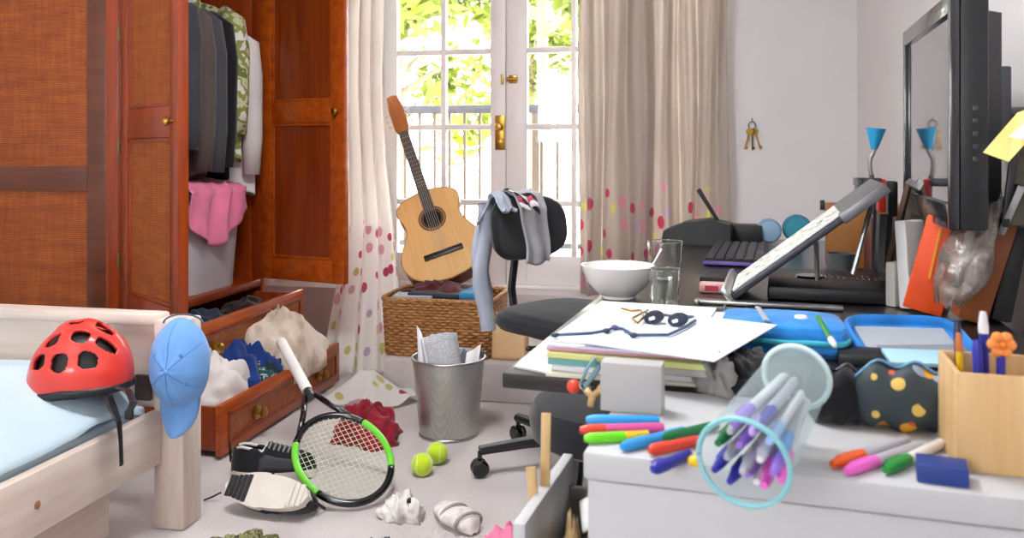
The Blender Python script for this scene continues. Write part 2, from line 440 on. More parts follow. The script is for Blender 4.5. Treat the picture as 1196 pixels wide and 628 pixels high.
# ---------------------------------------------------------------- curtains
def curtain_mat(name, base, vmax):
    k = NT(name).set(.9, spec=.15, sheen=.3)
    uvv = k.co('UV', (1, 1, 1))
    vo = k.n('ShaderNodeTexVoronoi', voronoi_dimensions='2D', feature='F1'); vo.inputs['Scale'].default_value = 10.5; vo.inputs['Randomness'].default_value = .72
    k.l(uvv, vo.inputs['Vector'])
    sep = k.n('ShaderNodeSeparateColor'); k.l(vo.outputs['Color'], sep.inputs[0])
    col = k.ramp(sep.outputs[0], [(0, 'D0607C'), (.22, 'E6B4C4'), (.45, 'DAD592'), (.7, 'D8C2D6'), (.88, 'C85A7E')], 'CONSTANT')
    xyz = k.n('ShaderNodeSeparateXYZ'); k.l(uvv, xyz.inputs[0])
    rad = k.math('ADD', .2, k.math('MULTIPLY', sep.outputs[1], .12))
    dot = k.math('LESS_THAN', vo.outputs['Distance'], rad)
    low = k.math('LESS_THAN', xyz.outputs[1], k.math('ADD', vmax, k.math('MULTIPLY', sep.outputs[2], -.22)))
    keep = k.math('LESS_THAN', sep.outputs[2], .72)
    fac = k.math('MULTIPLY', k.math('MULTIPLY', dot, low), keep)
    c = k.mix(fac, base, col)
    k.l(c, k.b.inputs['Base Color']); k.bump(k.noise(180, 2), .15, .003)
    tr = k.n('ShaderNodeBsdfTranslucent'); k.l(c, tr.inputs['Color'])
    ms = k.n('ShaderNodeMixShader'); ms.inputs[0].default_value = .5
    k.l(k.b.outputs[0], ms.inputs[1]); k.l(tr.outputs[0], ms.inputs[2]); k.l(ms.outputs[0], k.out.inputs['Surface'])
    return k.m
rod = solo('curtain_rod', mk(tube, [(-1.9, 3.97, 2.28), (.4, 3.97, 2.28)], .014, 10), M_steel, 'steel curtain rod above the french doors', 'curtain rod')
def cur_r(u, v):
    z = 2.28-(2.28-.155)*v
    x = -.525+u*.675+.006*math.sin(9*v+u*20)
    ph = u*2*PI*6.5+1.2*math.sin(u*9)+.5*math.sin(v*2.2+u*4)
    y = 3.955+.042*math.sin(ph)*(.7+.5*v)+.012*math.sin(ph*2.3+v*2)
    return Vector((x, y, z))
bm = BM(); grid(bm, cur_r, 150, 30, uv=lambda u, v: (u*1.35, 2.28-(2.28-.155)*v))
solo('curtain', bm, curtain_mat('curtain_beige_dots', 'D2C8C0', .84), 'beige curtain with pink dots near its hem, right of the french doors', 'curtain', 'curtains', sm=True, solid=.003)
Lp = drape([(-1.575, 3.93, 2.28), (-1.57, 3.93, 1.3), (-1.545, 3.9, .9), (-1.5, 3.8, .62), (-1.43, 3.6, .36), (-1.37, 3.42, .14), (-1.34, 3.33, .03)])
def cur_l(u, v):
    c = Lp(v)
    w = .10+.02*v if v < .55 else .11+.09*((v-.55)/.45)**1.3
    ph = u*2*PI*3.6+.6*math.sin(v*3)
    a = .035*(1-.25*v)
    return Vector((c.x+(u-.5)*2*w+.006*math.sin(v*11), c.y+a*math.sin(ph)+.10*max(0, v-.6)*(1-u), max(.012, c.z+.02*max(0, v-.7)*math.sin(ph+1))))
bm = BM(); grid(bm, cur_l, 90, 60, uv=lambda u, v: (u*.8, 2.4*(1-v)))
M_curl = curtain_mat('curtain_cream_dots', 'FAF7F4', .80)
cl_ = solo('curtain', bm, M_curl, 'cream curtain with pink and green dots, pulled left behind the wardrobe door', 'curtain', 'curtains', sm=True, solid=.003)
# hem of the left curtain spread over the floor
def hem(u, v):
    a = -2.3+u*3.0; r = .03+.19*v
    x = -1.245+r*math.cos(a)*.95; y = 3.20+r*math.sin(a)*.55
    z = .02+.10*(1-v)**1.5+.018*math.sin(u*17+v*3)*v
    return Vector((x, y-.07, max(.012, z)))
bm = BM(); grid(bm, hem, 40, 14, uv=lambda u, v: (u*.5, .3*v))
h_ = part('hem', bm, M_curl, cl_, True, sm=True, solid=.003)

# ---------------------------------------------------------------- wardrobe
M_mahog = wood('mahogany', '6E2204', '9C3E08', .32, (10, 10, 1.0))
M_mahogh = wood('mahogany_light', '8E3404', 'C05A0E', .32, (10, 1.0, 10))
M_dark = wood('dark_walnut', '4A2412', '6A3419', .4, (1.0, 10, 10))
M_inside = wood('wardrobe_inside', '5A240C', '7A3512', .5, (10, 10, 1))
def rattan_mat():
    k = NT('rattan_weave').set(.5, coat=.1)
    def wv(d, s):
        w = k.n('ShaderNodeTexWave', bands_direction=d); w.inputs['Scale'].default_value = s; w.inputs['Distortion'].default_value = 1.4; w.inputs['Detail'].default_value = 2; w.inputs['Detail Scale'].default_value = 2
        k.l(k.co(), w.inputs['Vector']); return w.outputs['Fac']
    h = k.math('MULTIPLY', wv('X', 48), wv('Y', 48))
    f = k.math('ADD', k.math('MULTIPLY', h, .5), k.math('MULTIPLY', wv('Z', 46), .5))
    g = k.noise(10, 4, k.co('Object', (1, 1, 5))); g2 = k.noise(10, 4, k.co('Object', (7, 7, .7)))
    f2 = k.math('ADD', k.math('MULTIPLY', f, .35), k.math('ADD', k.math('MULTIPLY', g, .4), k.math('MULTIPLY', g2, .35)))
    k.l(k.ramp(f2, [(.2, '5C2404'), (.52, '9A480A'), (.85, 'C27A22')]), k.b.inputs['Base Color'])
    k.bump(f, .6, .004); return k.m
M_rattan = rattan_mat()
FX, WY0, WY1, WB, WT = -1.79, 2.40, 3.35, -2.42, 2.2
wr = thing('wardrobe', 'large open mahogany wardrobe with woven rattan panels against the left wall', 'wardrobe', (-2.1, 2.87, 0))
def fr(bm, a, b, bev=.003): box2(bm, a, b, bev)
# carcass: plinth, posts, far side, back, top, inner floor
bm = BM()
fr(bm, (WB, WY0, 0), (WB+.05, WY0+.035, WT)); fr(bm, (FX-.045, WY0, 0), (FX, WY0+.05, WT))                # corner posts
fr(bm, (FX-.045, WY1-.03, 0), (FX, WY1, WT)); fr(bm, (WB, WY1-.03, 0), (FX-.045, WY1, WT))
fr(bm, (WB+.02, WY0+.035, 0), (WB+.03, WY1-.03, WT)); fr(bm, (WB, WY0, WT), (FX+.02, WY1+.02, WT+.04))
fr(bm, (WB+.03, WY0+.04, .395), (FX, WY1-.03, .425)); fr(bm, (WB+.03, WY0+.04, .185), (FX-.005, WY1-.03, .2)); fr(bm, (FX-.02, WY0+.05, 0), (FX-.005, WY1-.03, .03))
part('carcass', bm, M_mahog, wr, True)
bm = BM()   # near end: frame, then rattan insets
y0, y1 = WY0, WY0+.03
fr(bm, (FX-.115, y0+.002, .03), (FX-.045, y1, WT)); fr(bm, (WB+.05, y0+.002, .03), (WB+.12, y1, WT))
for z0, z1 in ((.03, .16), (.838, .918), (2.08, WT)): fr(bm, (WB+.12, y0+.002, z0), (FX-.115, y1, z1))
part('end_frame', bm, M_dark, wr, True)
for z0, z1 in ((.16, .838), (.918, 2.08)):
    part('rattan_panel', mk(box2, (WB+.12, y0+.012, z0), (FX-.115, y0+.022, z1)), M_rattan, wr, True)
part('rail', mk(tube, [(-2.08, WY0+.04, 1.66), (-2.08, WY1-.03, 1.66)], .014, 10), M_steel, wr, True)
for z in (.62, .98, 1.34): part('hinge', mk(tube, [(FX+.004, WY0-.002, z-.022), (FX+.004, WY0-.002, z+.022)], .005, 8), mat('old_brass', '6E5A34', .5, .8), wr, True)
def door(hx, hy, ang, w, outer_panel, mid, frame_m, knob_out, parent, flip=1):
    "leaf hinged at (hx,hy); local x runs from hinge to free edge, local y is thickness (outer face = -y)"
    m = Matrix.Translation((hx, hy, 0)) @ Matrix.Rotation(ang, 4, 'Z')
    t = .032; z0, z1 = .43, WT-.01; s = .062
    y0, y1 = (-t, 0) if flip > 0 else (0, t)
    bm = BM()
    fr(bm, (.004, y0, z0), (s, y1, z1)); fr(bm, (w-s, y0, z0), (w, y1, z1))
    for a, b in ((z0, z0+.09), (mid-.045, mid+.045), (z1-.1, z1)): fr(bm, (s, y0+.002, a), (w-s, y1-.002, b))
    bm.transform(m); d = part('door', bm, frame_m, parent, True)
    for a, b in ((z0+.09, mid-.045), (mid+.045, z1-.1)):
        bm = BM(); fr(bm, (s-.005, y0+.011, a-.005), (w-s+.005, y1-.011, b+.005), 0); bm.transform(m); part('panel', bm, outer_panel, d, True)
        bm = BM()
        for q in ((s, a, s+.012, b), (w-s-.012, a, w-s, b)): fr(bm, (q[0], y0+.005, q[1]), (q[2], y1-.005, q[3]), .003)
        for q in ((s+.012, a, w-s-.012, a+.012), (s+.012, b-.012, w-s-.012, b)): fr(bm, (q[0], y0+.005, q[1]), (q[2], y1-.005, q[3]), .003)
        bm.transform(m); part('moulding', bm, frame_m, d, True)
    bm = BM(); yk = y0 if knob_out < 0 else y1
    lathe(bm, [(.006, 0), (.006, .01), (.013, .016), (.014, .022), (.009, .028), (0, .029)], 14, m @ Matrix.Translation((w-.035, yk, mid)) @ Matrix.Rotation(PI/2*(1 if knob_out < 0 else -1), 4, 'X'))
    part('knob', bm, M_brass, d, True, label='small round brass knob')
    return d
door(FX+.008, WY0, math.radians(90-125), .46, M_rattan, 1.05, M_mahog, -1, wr, -1)
M_panelwood = wood('panel_wood', '722604', '92400A', .35, (14, 14, 1.0))
door(FX, WY1, math.radians(-14), .44, M_panelwood, 1.125, M_mahogh, -1, wr, 1)
# drawers
def drawer(xf, z0, z1, depth, knobs):
    ya, yb = WY0+.02, WY1-.02; t = .022
    bm = BM(); fr(bm, (xf-t, ya, z0), (xf, yb, z1), .004)
    d = part('drawer', bm, M_mahogh, wr, True)
    bm = BM(); xb = xf-depth
    fr(bm, (xb, ya+.02, z0+.01), (xf-t, ya+.034, z1-.012), .002); fr(bm, (xb, yb-.034, z0+.01), (xf-t, yb-.02, z1-.012), .002)
    fr(bm, (xb, ya+.034, z0+.01), (xb+.014, yb-.034, z1-.012), .002); fr(bm, (xb+.014, ya+.034, z0+.01), (xf-t, yb-.034, z0+.02), 0)
    part('drawer_box', bm, M_mahog, d, True)
    bm = BM()
    for q in ((ya+.04, z0+.03, yb-.04, z0+.042), (ya+.04, z1-.042, yb-.04, z1-.03), (ya+.04, z0+.03, ya+.052, z1-.03), (yb-.052, z0+.03, yb-.04, z1-.03)):
        fr(bm, (xf-.002, q[0], q[1]), (xf+.007, q[2], q[3]), .003)
    part('moulding', bm, M_mahog, d, True)
    part('rattan_panel', mk(box2, (xf-.003, ya+.05, z0+.04), (xf+.002, yb-.05, z1-.04)), M_rattan, d, True)
    for yk in knobs:
        bm = BM(); lathe(bm, [(.024, 0), (.024, .004), (.008, .006), (.007, .016), (.016, .022), (.017, .03), (.01, .036), (0, .037)], 16, Matrix.Translation((xf+.006, yk, (z0+z1)/2)) @ Matrix.Rotation(PI/2, 4, 'Y'))
        part('knob', bm, M_brass, d, True, label='round brass drawer knob')
    return d
drawer(-1.44, .012, .172, .50, (2.63, 3.12))
drawer(-1.60, .212, .388, .50, (2.63, 3.12))
# ---------------------------------------------------------------- clothes hanging in the wardrobe
def garment(y, ztop, zhem, hw, th, m, label, tilt=0, sleeve=True, xo=-2.06, name='jacket', slen=.55, collar=None):
    t = thing(name, label, 'clothing', (xo, y, zhem), tilt, 'clothes hanging in the wardrobe')
    H = ztop-zhem; bm = BM(); sd = y*5
    def f(u, v):
        a = 2*PI*u; z = H*(1-v)
        w = hw*(1.0+.06*v) if v > .14 else hw*(.28+.72*(v/.14)**.6)
        d = th*(.75+.5*v)*(1+.25*math.sin(a*5+sd+v*2)) if v > .1 else th*.6
        c, s = math.cos(a), math.sin(a)
        return Vector((w*abs(c)**.8*(1 if c > 0 else -1), d*s+.012*math.sin(v*5+sd)*c, z+.012*math.sin(a*3+sd)*v))
    grid(bm, f, 44, 26, closeu=True); part('body', bm, m, t, sm=True)
    if sleeve:
        for sg in (1, -1):
            bm = BM(); pts = [(sg*hw*.72, 0, H*.93), (sg*hw*.98, -.006*sg, H*.86), (sg*(hw+.012), -.012, H*.68), (sg*(hw+.02), -.018, H*.93-slen*.75), (sg*(hw+.012), -.02, H*.93-slen)]
            tube(bm, pts, [.03, .042, .044, .04, .036], 12, flat=1.0)
            for v_ in bm.verts: v_.co += Vector((0, .006*math.sin(v_.co.z*38+sd), 0))
            part('sleeve', bm, m, t, sm=True)
    bm = BM(); r = .055
    def g(u, v):
        a = 2*PI*u; return Vector(((.06+.018*v)*math.cos(a), (.03+.014*v)*math.sin(a), H*1.0+.03*(1-v)-.02*v*math.cos(a)))
    grid(bm, g, 20, 4, closeu=True); part('collar', bm, collar or m, t, sm=True, solid=.004)
    zr = 1.66-zhem
    bm = BM(); tube(bm, [(-hw*.75, 0, H*.92), (0, 0, H+.02), (hw*.75, 0, H*.92)], .006, 6)
    tube(bm, [(0, 0, H+.02), (0, 0, zr-.03), (.018, 0, zr-.015), (.018, 0, zr+.01), (0, 0, zr+.02), (-.018, 0, zr+.008)], .003, 6)
    part('hanger', bm, M_dsteel, t)
    return t
garment(2.87, 1.56, 1.0, .22, .03, fabric('cloth_charcoal', '45474C'), 'charcoal jacket hanging nearest the rattan door', name='jacket')
garment(2.95, 1.56, .87, .225, .034, fabric('cloth_brown_grey', '5E534E'), 'brownish grey jacket hanging second in the wardrobe', name='jacket', slen=.62)
garment(3.03, 1.55, .9, .225, .032, fabric('cloth_slate', '4C4E54'), 'slate grey jacket between brown and black jackets', name='jacket', slen=.62)
garment(3.10, 1.55, .86, .23, .03, fabric('cloth_black', '1B1B1E'), 'black jacket hanging beside the pale shirts', name='jacket', slen=.6)
M_camo = multi('cloth_green_print', [(0, 'E6E6DA'), (.42, '8F9650'), (.52, 'C9CBA4'), (.62, '6E7A3A')], 16)
garment(3.175, 1.58, .93, .24, .028, M_camo, 'green and white patterned shirt hanging behind the black jacket', name='shirt', slen=.5)
garment(3.25, 1.5, .79, .26, .034, fabric('cloth_white', 'DCD6D4'), 'white shirt hanging at the far end of the wardrobe rail', name='shirt', slen=.58)
bm = BM(); heap(bm, .14, .09, .08, 4.2, 60)
solo('folded_jumper', bm, fabric('cloth_mustard', '8C8426'), 'mustard yellow jumper lying behind the hamper in the wardrobe', 'clothing', loc=(-2.05, 2.66, .425))
# hamper
hb = thing('storage_box', 'pale grey plastic storage box standing in the wardrobe', 'storage box', (-1.98, 3.03, .426))
bm = BM(); 
def hm(u, v):
    z = .38*v; s = .86+.14*v; a = 2*PI*u; n = 7
    c, s_ = math.cos(a), math.sin(a); k_ = (abs(c)**n+abs(s_)**n)**(-1/n)
    return Vector((.17*s*k_*c, .2*s*k_*s_, z))
grid(bm, hm, 48, 6, closeu=True); 
vb = [v for v in bm.verts if abs(v.co.z) < 1e-6]; vb.sort(key=lambda v: math.atan2(v.co.y, v.co.x)); bm.faces.new(vb)
M_hamp = mat('grey_plastic', 'C3BEC4', .5, nz=(4, .03))
part('body', bm, M_hamp, hb, solid=.004)
bm = BM(); n_ = 48
tube(bm, [hm(i/n_, 1)*1.0+Vector((0, 0, .0)) for i in range(n_+1)], .008, 6); part('rim', bm, M_hamp, hb)
M_pink = fabric('cloth_pink', 'F284A8', big=(8, .15))
def pink(u, v):
    # draped over the front rim of the box
    y = -.21+.40*u; r = (abs(u-.42)*1.5)
    front = .16*(1-r**1.5)+.03
    L = .25+front; s = v*L
    if s < .22: x = -.06+s; z = .392+.02*folds(x, y, 70, 2.0)+.025*(1-v)
    else: x = .17+.018+.008*math.sin(u*14); z = .395-(s-.22)
    return Vector((x+.012*math.sin(u*20+v*4)*(1 if s > .2 else .2), y+.02*math.sin(v*6), z))
bm = BM(); grid(bm, pink, 44, 36)
solo('pink_shirt', bm, M_pink, 'bright pink cotton shirt draped over the grey storage box', 'clothing', loc=(-1.98, 3.03, .426), sm=True, solid=.004)

# clothes in the drawers
def pile(name, loc, rx, ry, h, m, label, seed, k=60, rz=0, cat='clothing', group=None, amp=.45):
    bm = BM(); heap(bm, rx, ry, h, seed, k, amp)
    return solo(name, bm, m, label, cat, group, loc=loc, rz=rz, sm=True)
pile('navy_jumper', (-1.74, 2.72, .30), .10, .24, .10, fabric('cloth_navy', '1E2A44'), 'navy jumper stuffed in the upper wardrobe drawer', 1.7, 50)
pile('dark_shirt', (-1.75, 3.13, .29), .10, .18, .08, fabric('cloth_darkbrown', '2B1E1A'), 'dark brown shirt in the far end of the upper drawer', 2.9, 50)
pile('white_shirt', (-1.58, 2.58, .10), .13, .19, .19, fabric('cloth_offwhite', 'E4DCD8'), 'white crumpled shirt in the near end of the lower drawer', 3.3, 55)
pile('blue_shirt', (-1.57, 2.80, .12), .12, .13, .17, fabric('cloth_royal', '1F3C82'), 'royal blue cotton shirt in the middle of the lower drawer', 5.1, 55)
M_teal = multi('cloth_teal_print', [(0, '22383E'), (.5, '2F5A60'), (.6, 'B8C4C0'), (.66, '1E2B30')], 30)
pile('printed_scarf', (-1.50, 2.83, .15), .055, .10, .07, M_teal, 'dark teal printed scarf between the blue and cream clothes', 6.2, 70)
pile('cream_jumper', (-1.57, 3.05, .11), .15, .25, .27, multi('cloth_cream', [(0, 'DCCBB8'), (.45, 'E8D9C8'), (.62, 'CDB9A4')], 14, interp='LINEAR'), 'cream knitted jumper heaped in the far end of the lower drawer', 7.4, 45, amp=.35)

# ---------------------------------------------------------------- bed
M_bedw = wood('whitewashed_pine', 'CDB9AC', 'E6D8CC', .55, (8, 8, .9), 0)
M_bedx = wood('whitewashed_pine_long', 'CDB9AC', 'E6D8CC', .55, (8, .9, 8), 0)
M_bedc = wood('whitewashed_pine_cross', 'CDB9AC', 'E6D8CC', .55, (.9, 8, 8), 0)
BXR, BYF = -1.31, 2.0
bd = thing('bed', 'whitewashed pine single bed with pale blue sheet in the near left corner', 'bed', (-1.8, 1.0, 0))
part('post', mk(box2, (BXR-.045, BYF-.045, 0), (BXR+.04, BYF+.04, .535), .006), M_bedw, bd, True)
part('post', mk(box2, (-2.30, BYF-.045, 0), (-2.22, BYF+.04, .535), .006), M_bedw, bd, True)
bm = BM(); box2(bm, (-2.22, BYF-.02, .30), (BXR-.045, BYF+.015, .525), .008); box2(bm, (-2.22, BYF-.035, .515), (BXR-.045, BYF+.03, .545), .008)
part('footboard', bm, M_bedc, bd, True)
part('side_rail', mk(box2, (BXR-.05, -.2, .17), (BXR-.02, BYF-.045, .305), .006), M_bedx, bd, True)
part('knot', mk(lathe, [(0, .002), (.007, .0015), (.009, 0)], 12, Matrix.Translation((BXR-.02, 1.53, .235)) @ Matrix.Rotation(PI/2, 4, 'Y')), mat('pine_knot', '9A6A4A', .6), bd, True)
part('bolt', mk(lathe, [(0, .003), (.006, .002), (.007, 0)], 12, Matrix.Translation((BXR+.0, BYF-.046, .29)) @ Matrix.Rotation(PI/2, 4, 'X')), M_dsteel, bd, True)
part('bracket', mk(box2, (BXR-.09, BYF-.06, .33), (BXR-.045, BYF-.046, .395), .003), mat('dark_bracket', '3A2A24', .5), bd, True, label='small dark bracket beside the post')
bm = BM(); box2(bm, (-2.2, -.2, .18), (BXR-.05, BYF-.05, .29), .02); part('slatted_base', bm, M_bedx, bd, True)
M_sheet = fabric('sheet_blue', 'BFD3DE', big=(3, .06))
def sheet(u, v):
    x = -2.2+.845*u; y = -.15+2.08*v
    e = max(0, (u-.72)/.28); e2 = max(0, (v-.93)/.07)
    z = .43-.115*e**1.6-.03*e2**2+.012*folds(x*.6, y, 16, 3.0)+.018*nz((x, y, 0), 2.5, 2)
    return Vector((x, y, z))
bm = BM(); grid(bm, sheet, 50, 90); part('sheet', bm, M_sheet, bd, True, sm=True, label='rumpled pale blue bed sheet', solid=.004)
bm = BM(); box2(bm, (-2.19, -.15, .29), (BXR-.055, BYF-.06, .32), .01); part('mattress', bm, M_sheet, bd, True)
ub = thing('underbed_drawer', 'pale wooden drawer box pushed under the bed', 'drawer', (-1.6, 1.0, 0))
part('front_panel', mk(box2, (BXR-.12, .2, .02), (BXR-.10, 1.86, .125), .004), M_bedx, ub, True)
bm = BM(); box2(bm, (-2.0, .2, .02), (BXR-.12, .22, .11)); box2(bm, (-2.0, 1.84, .02), (BXR-.12, 1.86, .11)); box2(bm, (-2.0, .22, .02), (BXR-.12, 1.84, .03)); box2(bm, (-2.02, .2, .02), (-2.0, 1.86, .11))
part('box', bm, M_bedx, ub, True)

# helmet
hl = thing('bicycle_helmet', 'red bicycle helmet with black vents lying on the bed', 'helmet', at(95, 437, .43), math.radians(14))
RX, RY, RZ = .116, .094, .128
vents = [(-.58, -62), (-.1, -66), (.42, -62), (-.35, -36), (.2, -34), (.66, -34), (-.6, -4), (-.05, -2), (.5, -4), (-.35, 30), (.2, 30), (-.1, 62)]
def dome(sc):
    def f(u, v):
        a = 2*PI*u; e = PI/2*1.0*v-.12*(1-v)
        ce, se = math.cos(e), math.sin(e)
        x = RX*sc*ce*math.cos(a); y = RY*sc*ce*math.sin(a); z = RZ*sc*se
        ridge = 1+.035*math.cos(math.atan2(y/RY, max(z, .001)/RZ)*9)*(.4+.6*se)
        return Vector((x, y*ridge, z*ridge-.02*max(0, -math.cos(a))*(1-v)))
    return f
def isvent(u, v):
    p = dome(1)(u, v); s = p.x/RX; t = math.degrees(math.atan2(p.y/RY, max(p.z, .0)/RZ+.02))
    for (s0, t0) in vents:
        if ((s-s0)/.17)**2+((t-t0)/(10.5))**4 < 1 and v > .13: return True
    return False
bm = BM(); grid(bm, dome(1.0), 220, 84, closeu=True, skip=isvent)
M_red = mat('helmet_red', 'D93A30', .35, nz=(5, .05), coat=.3)
part('shell', bm, M_red, hl, sm=True, solid=.008)
bm = BM(); grid(bm, dome(.90), 48, 20, closeu=True); part('liner', bm, M_black, hl, sm=True)
bm = BM(); tube(bm, [dome(.98)(i/40, 0)+Vector((0, 0, -.006)) for i in range(41)], .012, 6); part('rim', bm, M_black, hl, sm=True)
for pts in ([(128, 462, .395), (134, 475, .385), (139, 492, .33), (141, 515, .285), (142, 543, .225)], [(136, 452, .41), (150, 455, .40), (156, 470, .375), (151, 480, .36)], [(112, 452, .42), (124, 462, .40), (131, 480, .37), (138, 492, .335)]):
    bm = BM(); P = []
    for i, (a, b, h) in enumerate(pts): P.append(atd(a, b, 1.93 if i > 1 else 2.0))
    tube(bm, P, .009, 8, flat=.35); part('strap', bm, M_black, hl, True)
bm = BM(); box(bm, atd(151, 484, 1.93), (.018, .012, .022), None, .003); part('buckle', bm, M_black, hl, True)

# cap over the bed post
cp = thing('baseball_cap', 'light blue baseball cap hung over the bed post', 'cap', (BXR+.053, BYF-.072, .272), math.radians(10))
M_cap = fabric('cap_denim_blue', '6FA0DC', big=(10, .1))
def capc(u, v):
    a = 2*PI*u; r = math.sin(v*PI/2); seam = 1-.02*abs(math.cos(a*3))**12
    x = .072*r*math.cos(a)*seam; z = .112*r*math.sin(a)*seam
    y = -.088*math.cos(v*PI/2)*seam+.008*nz((x, z, 0), 22, 3)
    return Vector((x, y, z+.165))
bm = BM(); grid(bm, capc, 48, 18, closeu=True); part('crown', bm, M_cap, cp, sm=True, solid=.003)
bm = BM()
def bill(u, v):
    s = (u-.5)*2; w = .05*(1-.35*v**3)
    return Vector((s*w, -.055-.012*v+.03*s*s+.02, .085-.095*v*(1-.25*s*s)))
grid(bm, bill, 20, 10); part('bill', bm, M_cap, cp, sm=True, solid=.004)
bm = BM(); ball(bm, (0, -.09, .165), .006, 2); part('button', bm, M_cap, cp)
for q in range(3):
    bm = BM(); tube(bm, [capc((q*60+30)/360, v/12)+Vector((0, -.001, 0)) for v in range(13)], .0016, 5); tube(bm, [capc((q*60+210)/360, v/12)+Vector((0, -.001, 0)) for v in range(13)], .0016, 5)
    part('seam', bm, fabric('cap_seam', '4F80C0'), cp)
bm = BM(); tube(bm, [(.05*math.cos(a), .01, .262+.022*math.sin(a)) for a in [PI*i/12 for i in range(13)]], .005, 6, flat=.4); part('strap', bm, fabric('cap_strap', '3F4F66'), cp)
for (x, z) in ((.03, .20), (-.03, .20), (.04, .13), (-.04, .13)):
    bm = BM(); lathe(bm, [(.002, .001), (.004, .002), (.005, 0)], 10, Matrix.Translation((x, -.088*math.sqrt(max(0, 1-(x/.072)**2-((z-.165)/.112)**2))-.001, z)) @ Matrix.Rotation(PI/2, 4, 'X'))
    part('eyelet', bm, fabric('cap_seam', '4F80C0'), cp)

# ---------------------------------------------------------------- floor things by the bed and drawers
# racket
A_ = at(428, 588, .012); D_ = atd(328, 402, 2.84)
ax = (D_-A_).normalized(); side = Vector((.85, .5, .02)); nrm = ax.cross(side).normalized()
if nrm.z < 0: nrm = -nrm
rk = thing('tennis_racket', 'green and black tennis racket leaning on the open drawer', 'racket', M=frame_from(nrm, ax, A_))   # local y = along the racket, z = face normal
HL, HW = .168, .128; LT = (D_-A_).length
def rim(a): return Vector((HW*math.sin(a), HL-HL*math.cos(a), .012))
def seg_(a0, a1, m, nm):
    bm = BM(); tube(bm, [rim(a0+(a1-a0)*i/24) for i in range(25)], .0105, 8); part(nm, bm, m, rk, sm=True)
M_lime = mat('racket_green', '6FD035', .3, nz=(8, .06), coat=.3)
seg_(-1.0, 1.0, M_blackg, 'head_frame'); seg_(1.0, 2.2, M_lime, 'head_frame'); seg_(2.2, 4.08, M_blackg, 'head_frame'); seg_(4.08, 5.2832, M_lime, 'head_frame')
bm = BM()
for i in range(17):
    x = -HW+2*HW*(i+.5)/17; h = HL*math.sqrt(1-(x/HW)**2); tube(bm, [(x, HL-h, .012), (x, HL+h, .012)], .0009, 4)
for i in range(20):
    y = -HL+2*HL*(i+.5)/20; w = HW*math.sqrt(1-(y/HL)**2); tube(bm, [(-w, HL+y, .0128), (w, HL+y, .0128)], .0009, 4)
part('strings', bm, mat('strings_pale', 'D8DCC0', .5), rk, sm=False)
for s in (-1, 1):
    bm = BM(); tube(bm, [(s*HW*.70, HL*1.70, .012), (s*.045, HL*2.2, .012), (s*.014, HL*2.62, .012)], .009, 8); part('throat', bm, M_blackg, rk, sm=True)
bm = BM(); tube(bm, [(0, HL*2.56, .012), (0, HL*2.78, .012)], .014, 10); part('shaft', bm, M_dsteel, rk)
bm = BM(); tube(bm, [(0, HL*2.74+(LT-HL*2.74)*i/24, .012) for i in range(25)], [.0165 + .0012*(i % 2) for i in range(25)], 10); part('grip', bm, mat('grip_white', 'E8E4E0', .7), rk, label='white wrapped grip')

# tennis balls
M_ball = fabric('ball_felt', 'C6E228', big=(30, .12), sheen=.6)
for px, py, lab in ((493, 555, 'yellow tennis ball nearest the socks'), (511, 541, 'yellow tennis ball nearest the waste bin')):
    p = at(px, py, 0); t = thing('tennis_ball', lab, 'ball', p, px, 'tennis balls on the carpet')
    bm = BM(); ball(bm, (0, 0, .033), .033, 4); part('felt', bm, M_ball, t, sm=True)
    bm = BM(); pts = []
    for i in range(49):
        a = 2*PI*i/48; v = Vector((math.cos(a)+.35*math.cos(3*a), math.sin(a)-.35*math.sin(3*a), 1.2*math.sin(2*a))).normalized()*.0332; pts.append(v+Vector((0, 0, .033)))
    tube(bm, pts, .0012, 5); part('seam', bm, mat('ball_seam', 'E8EFC0', .7), t, sm=True)

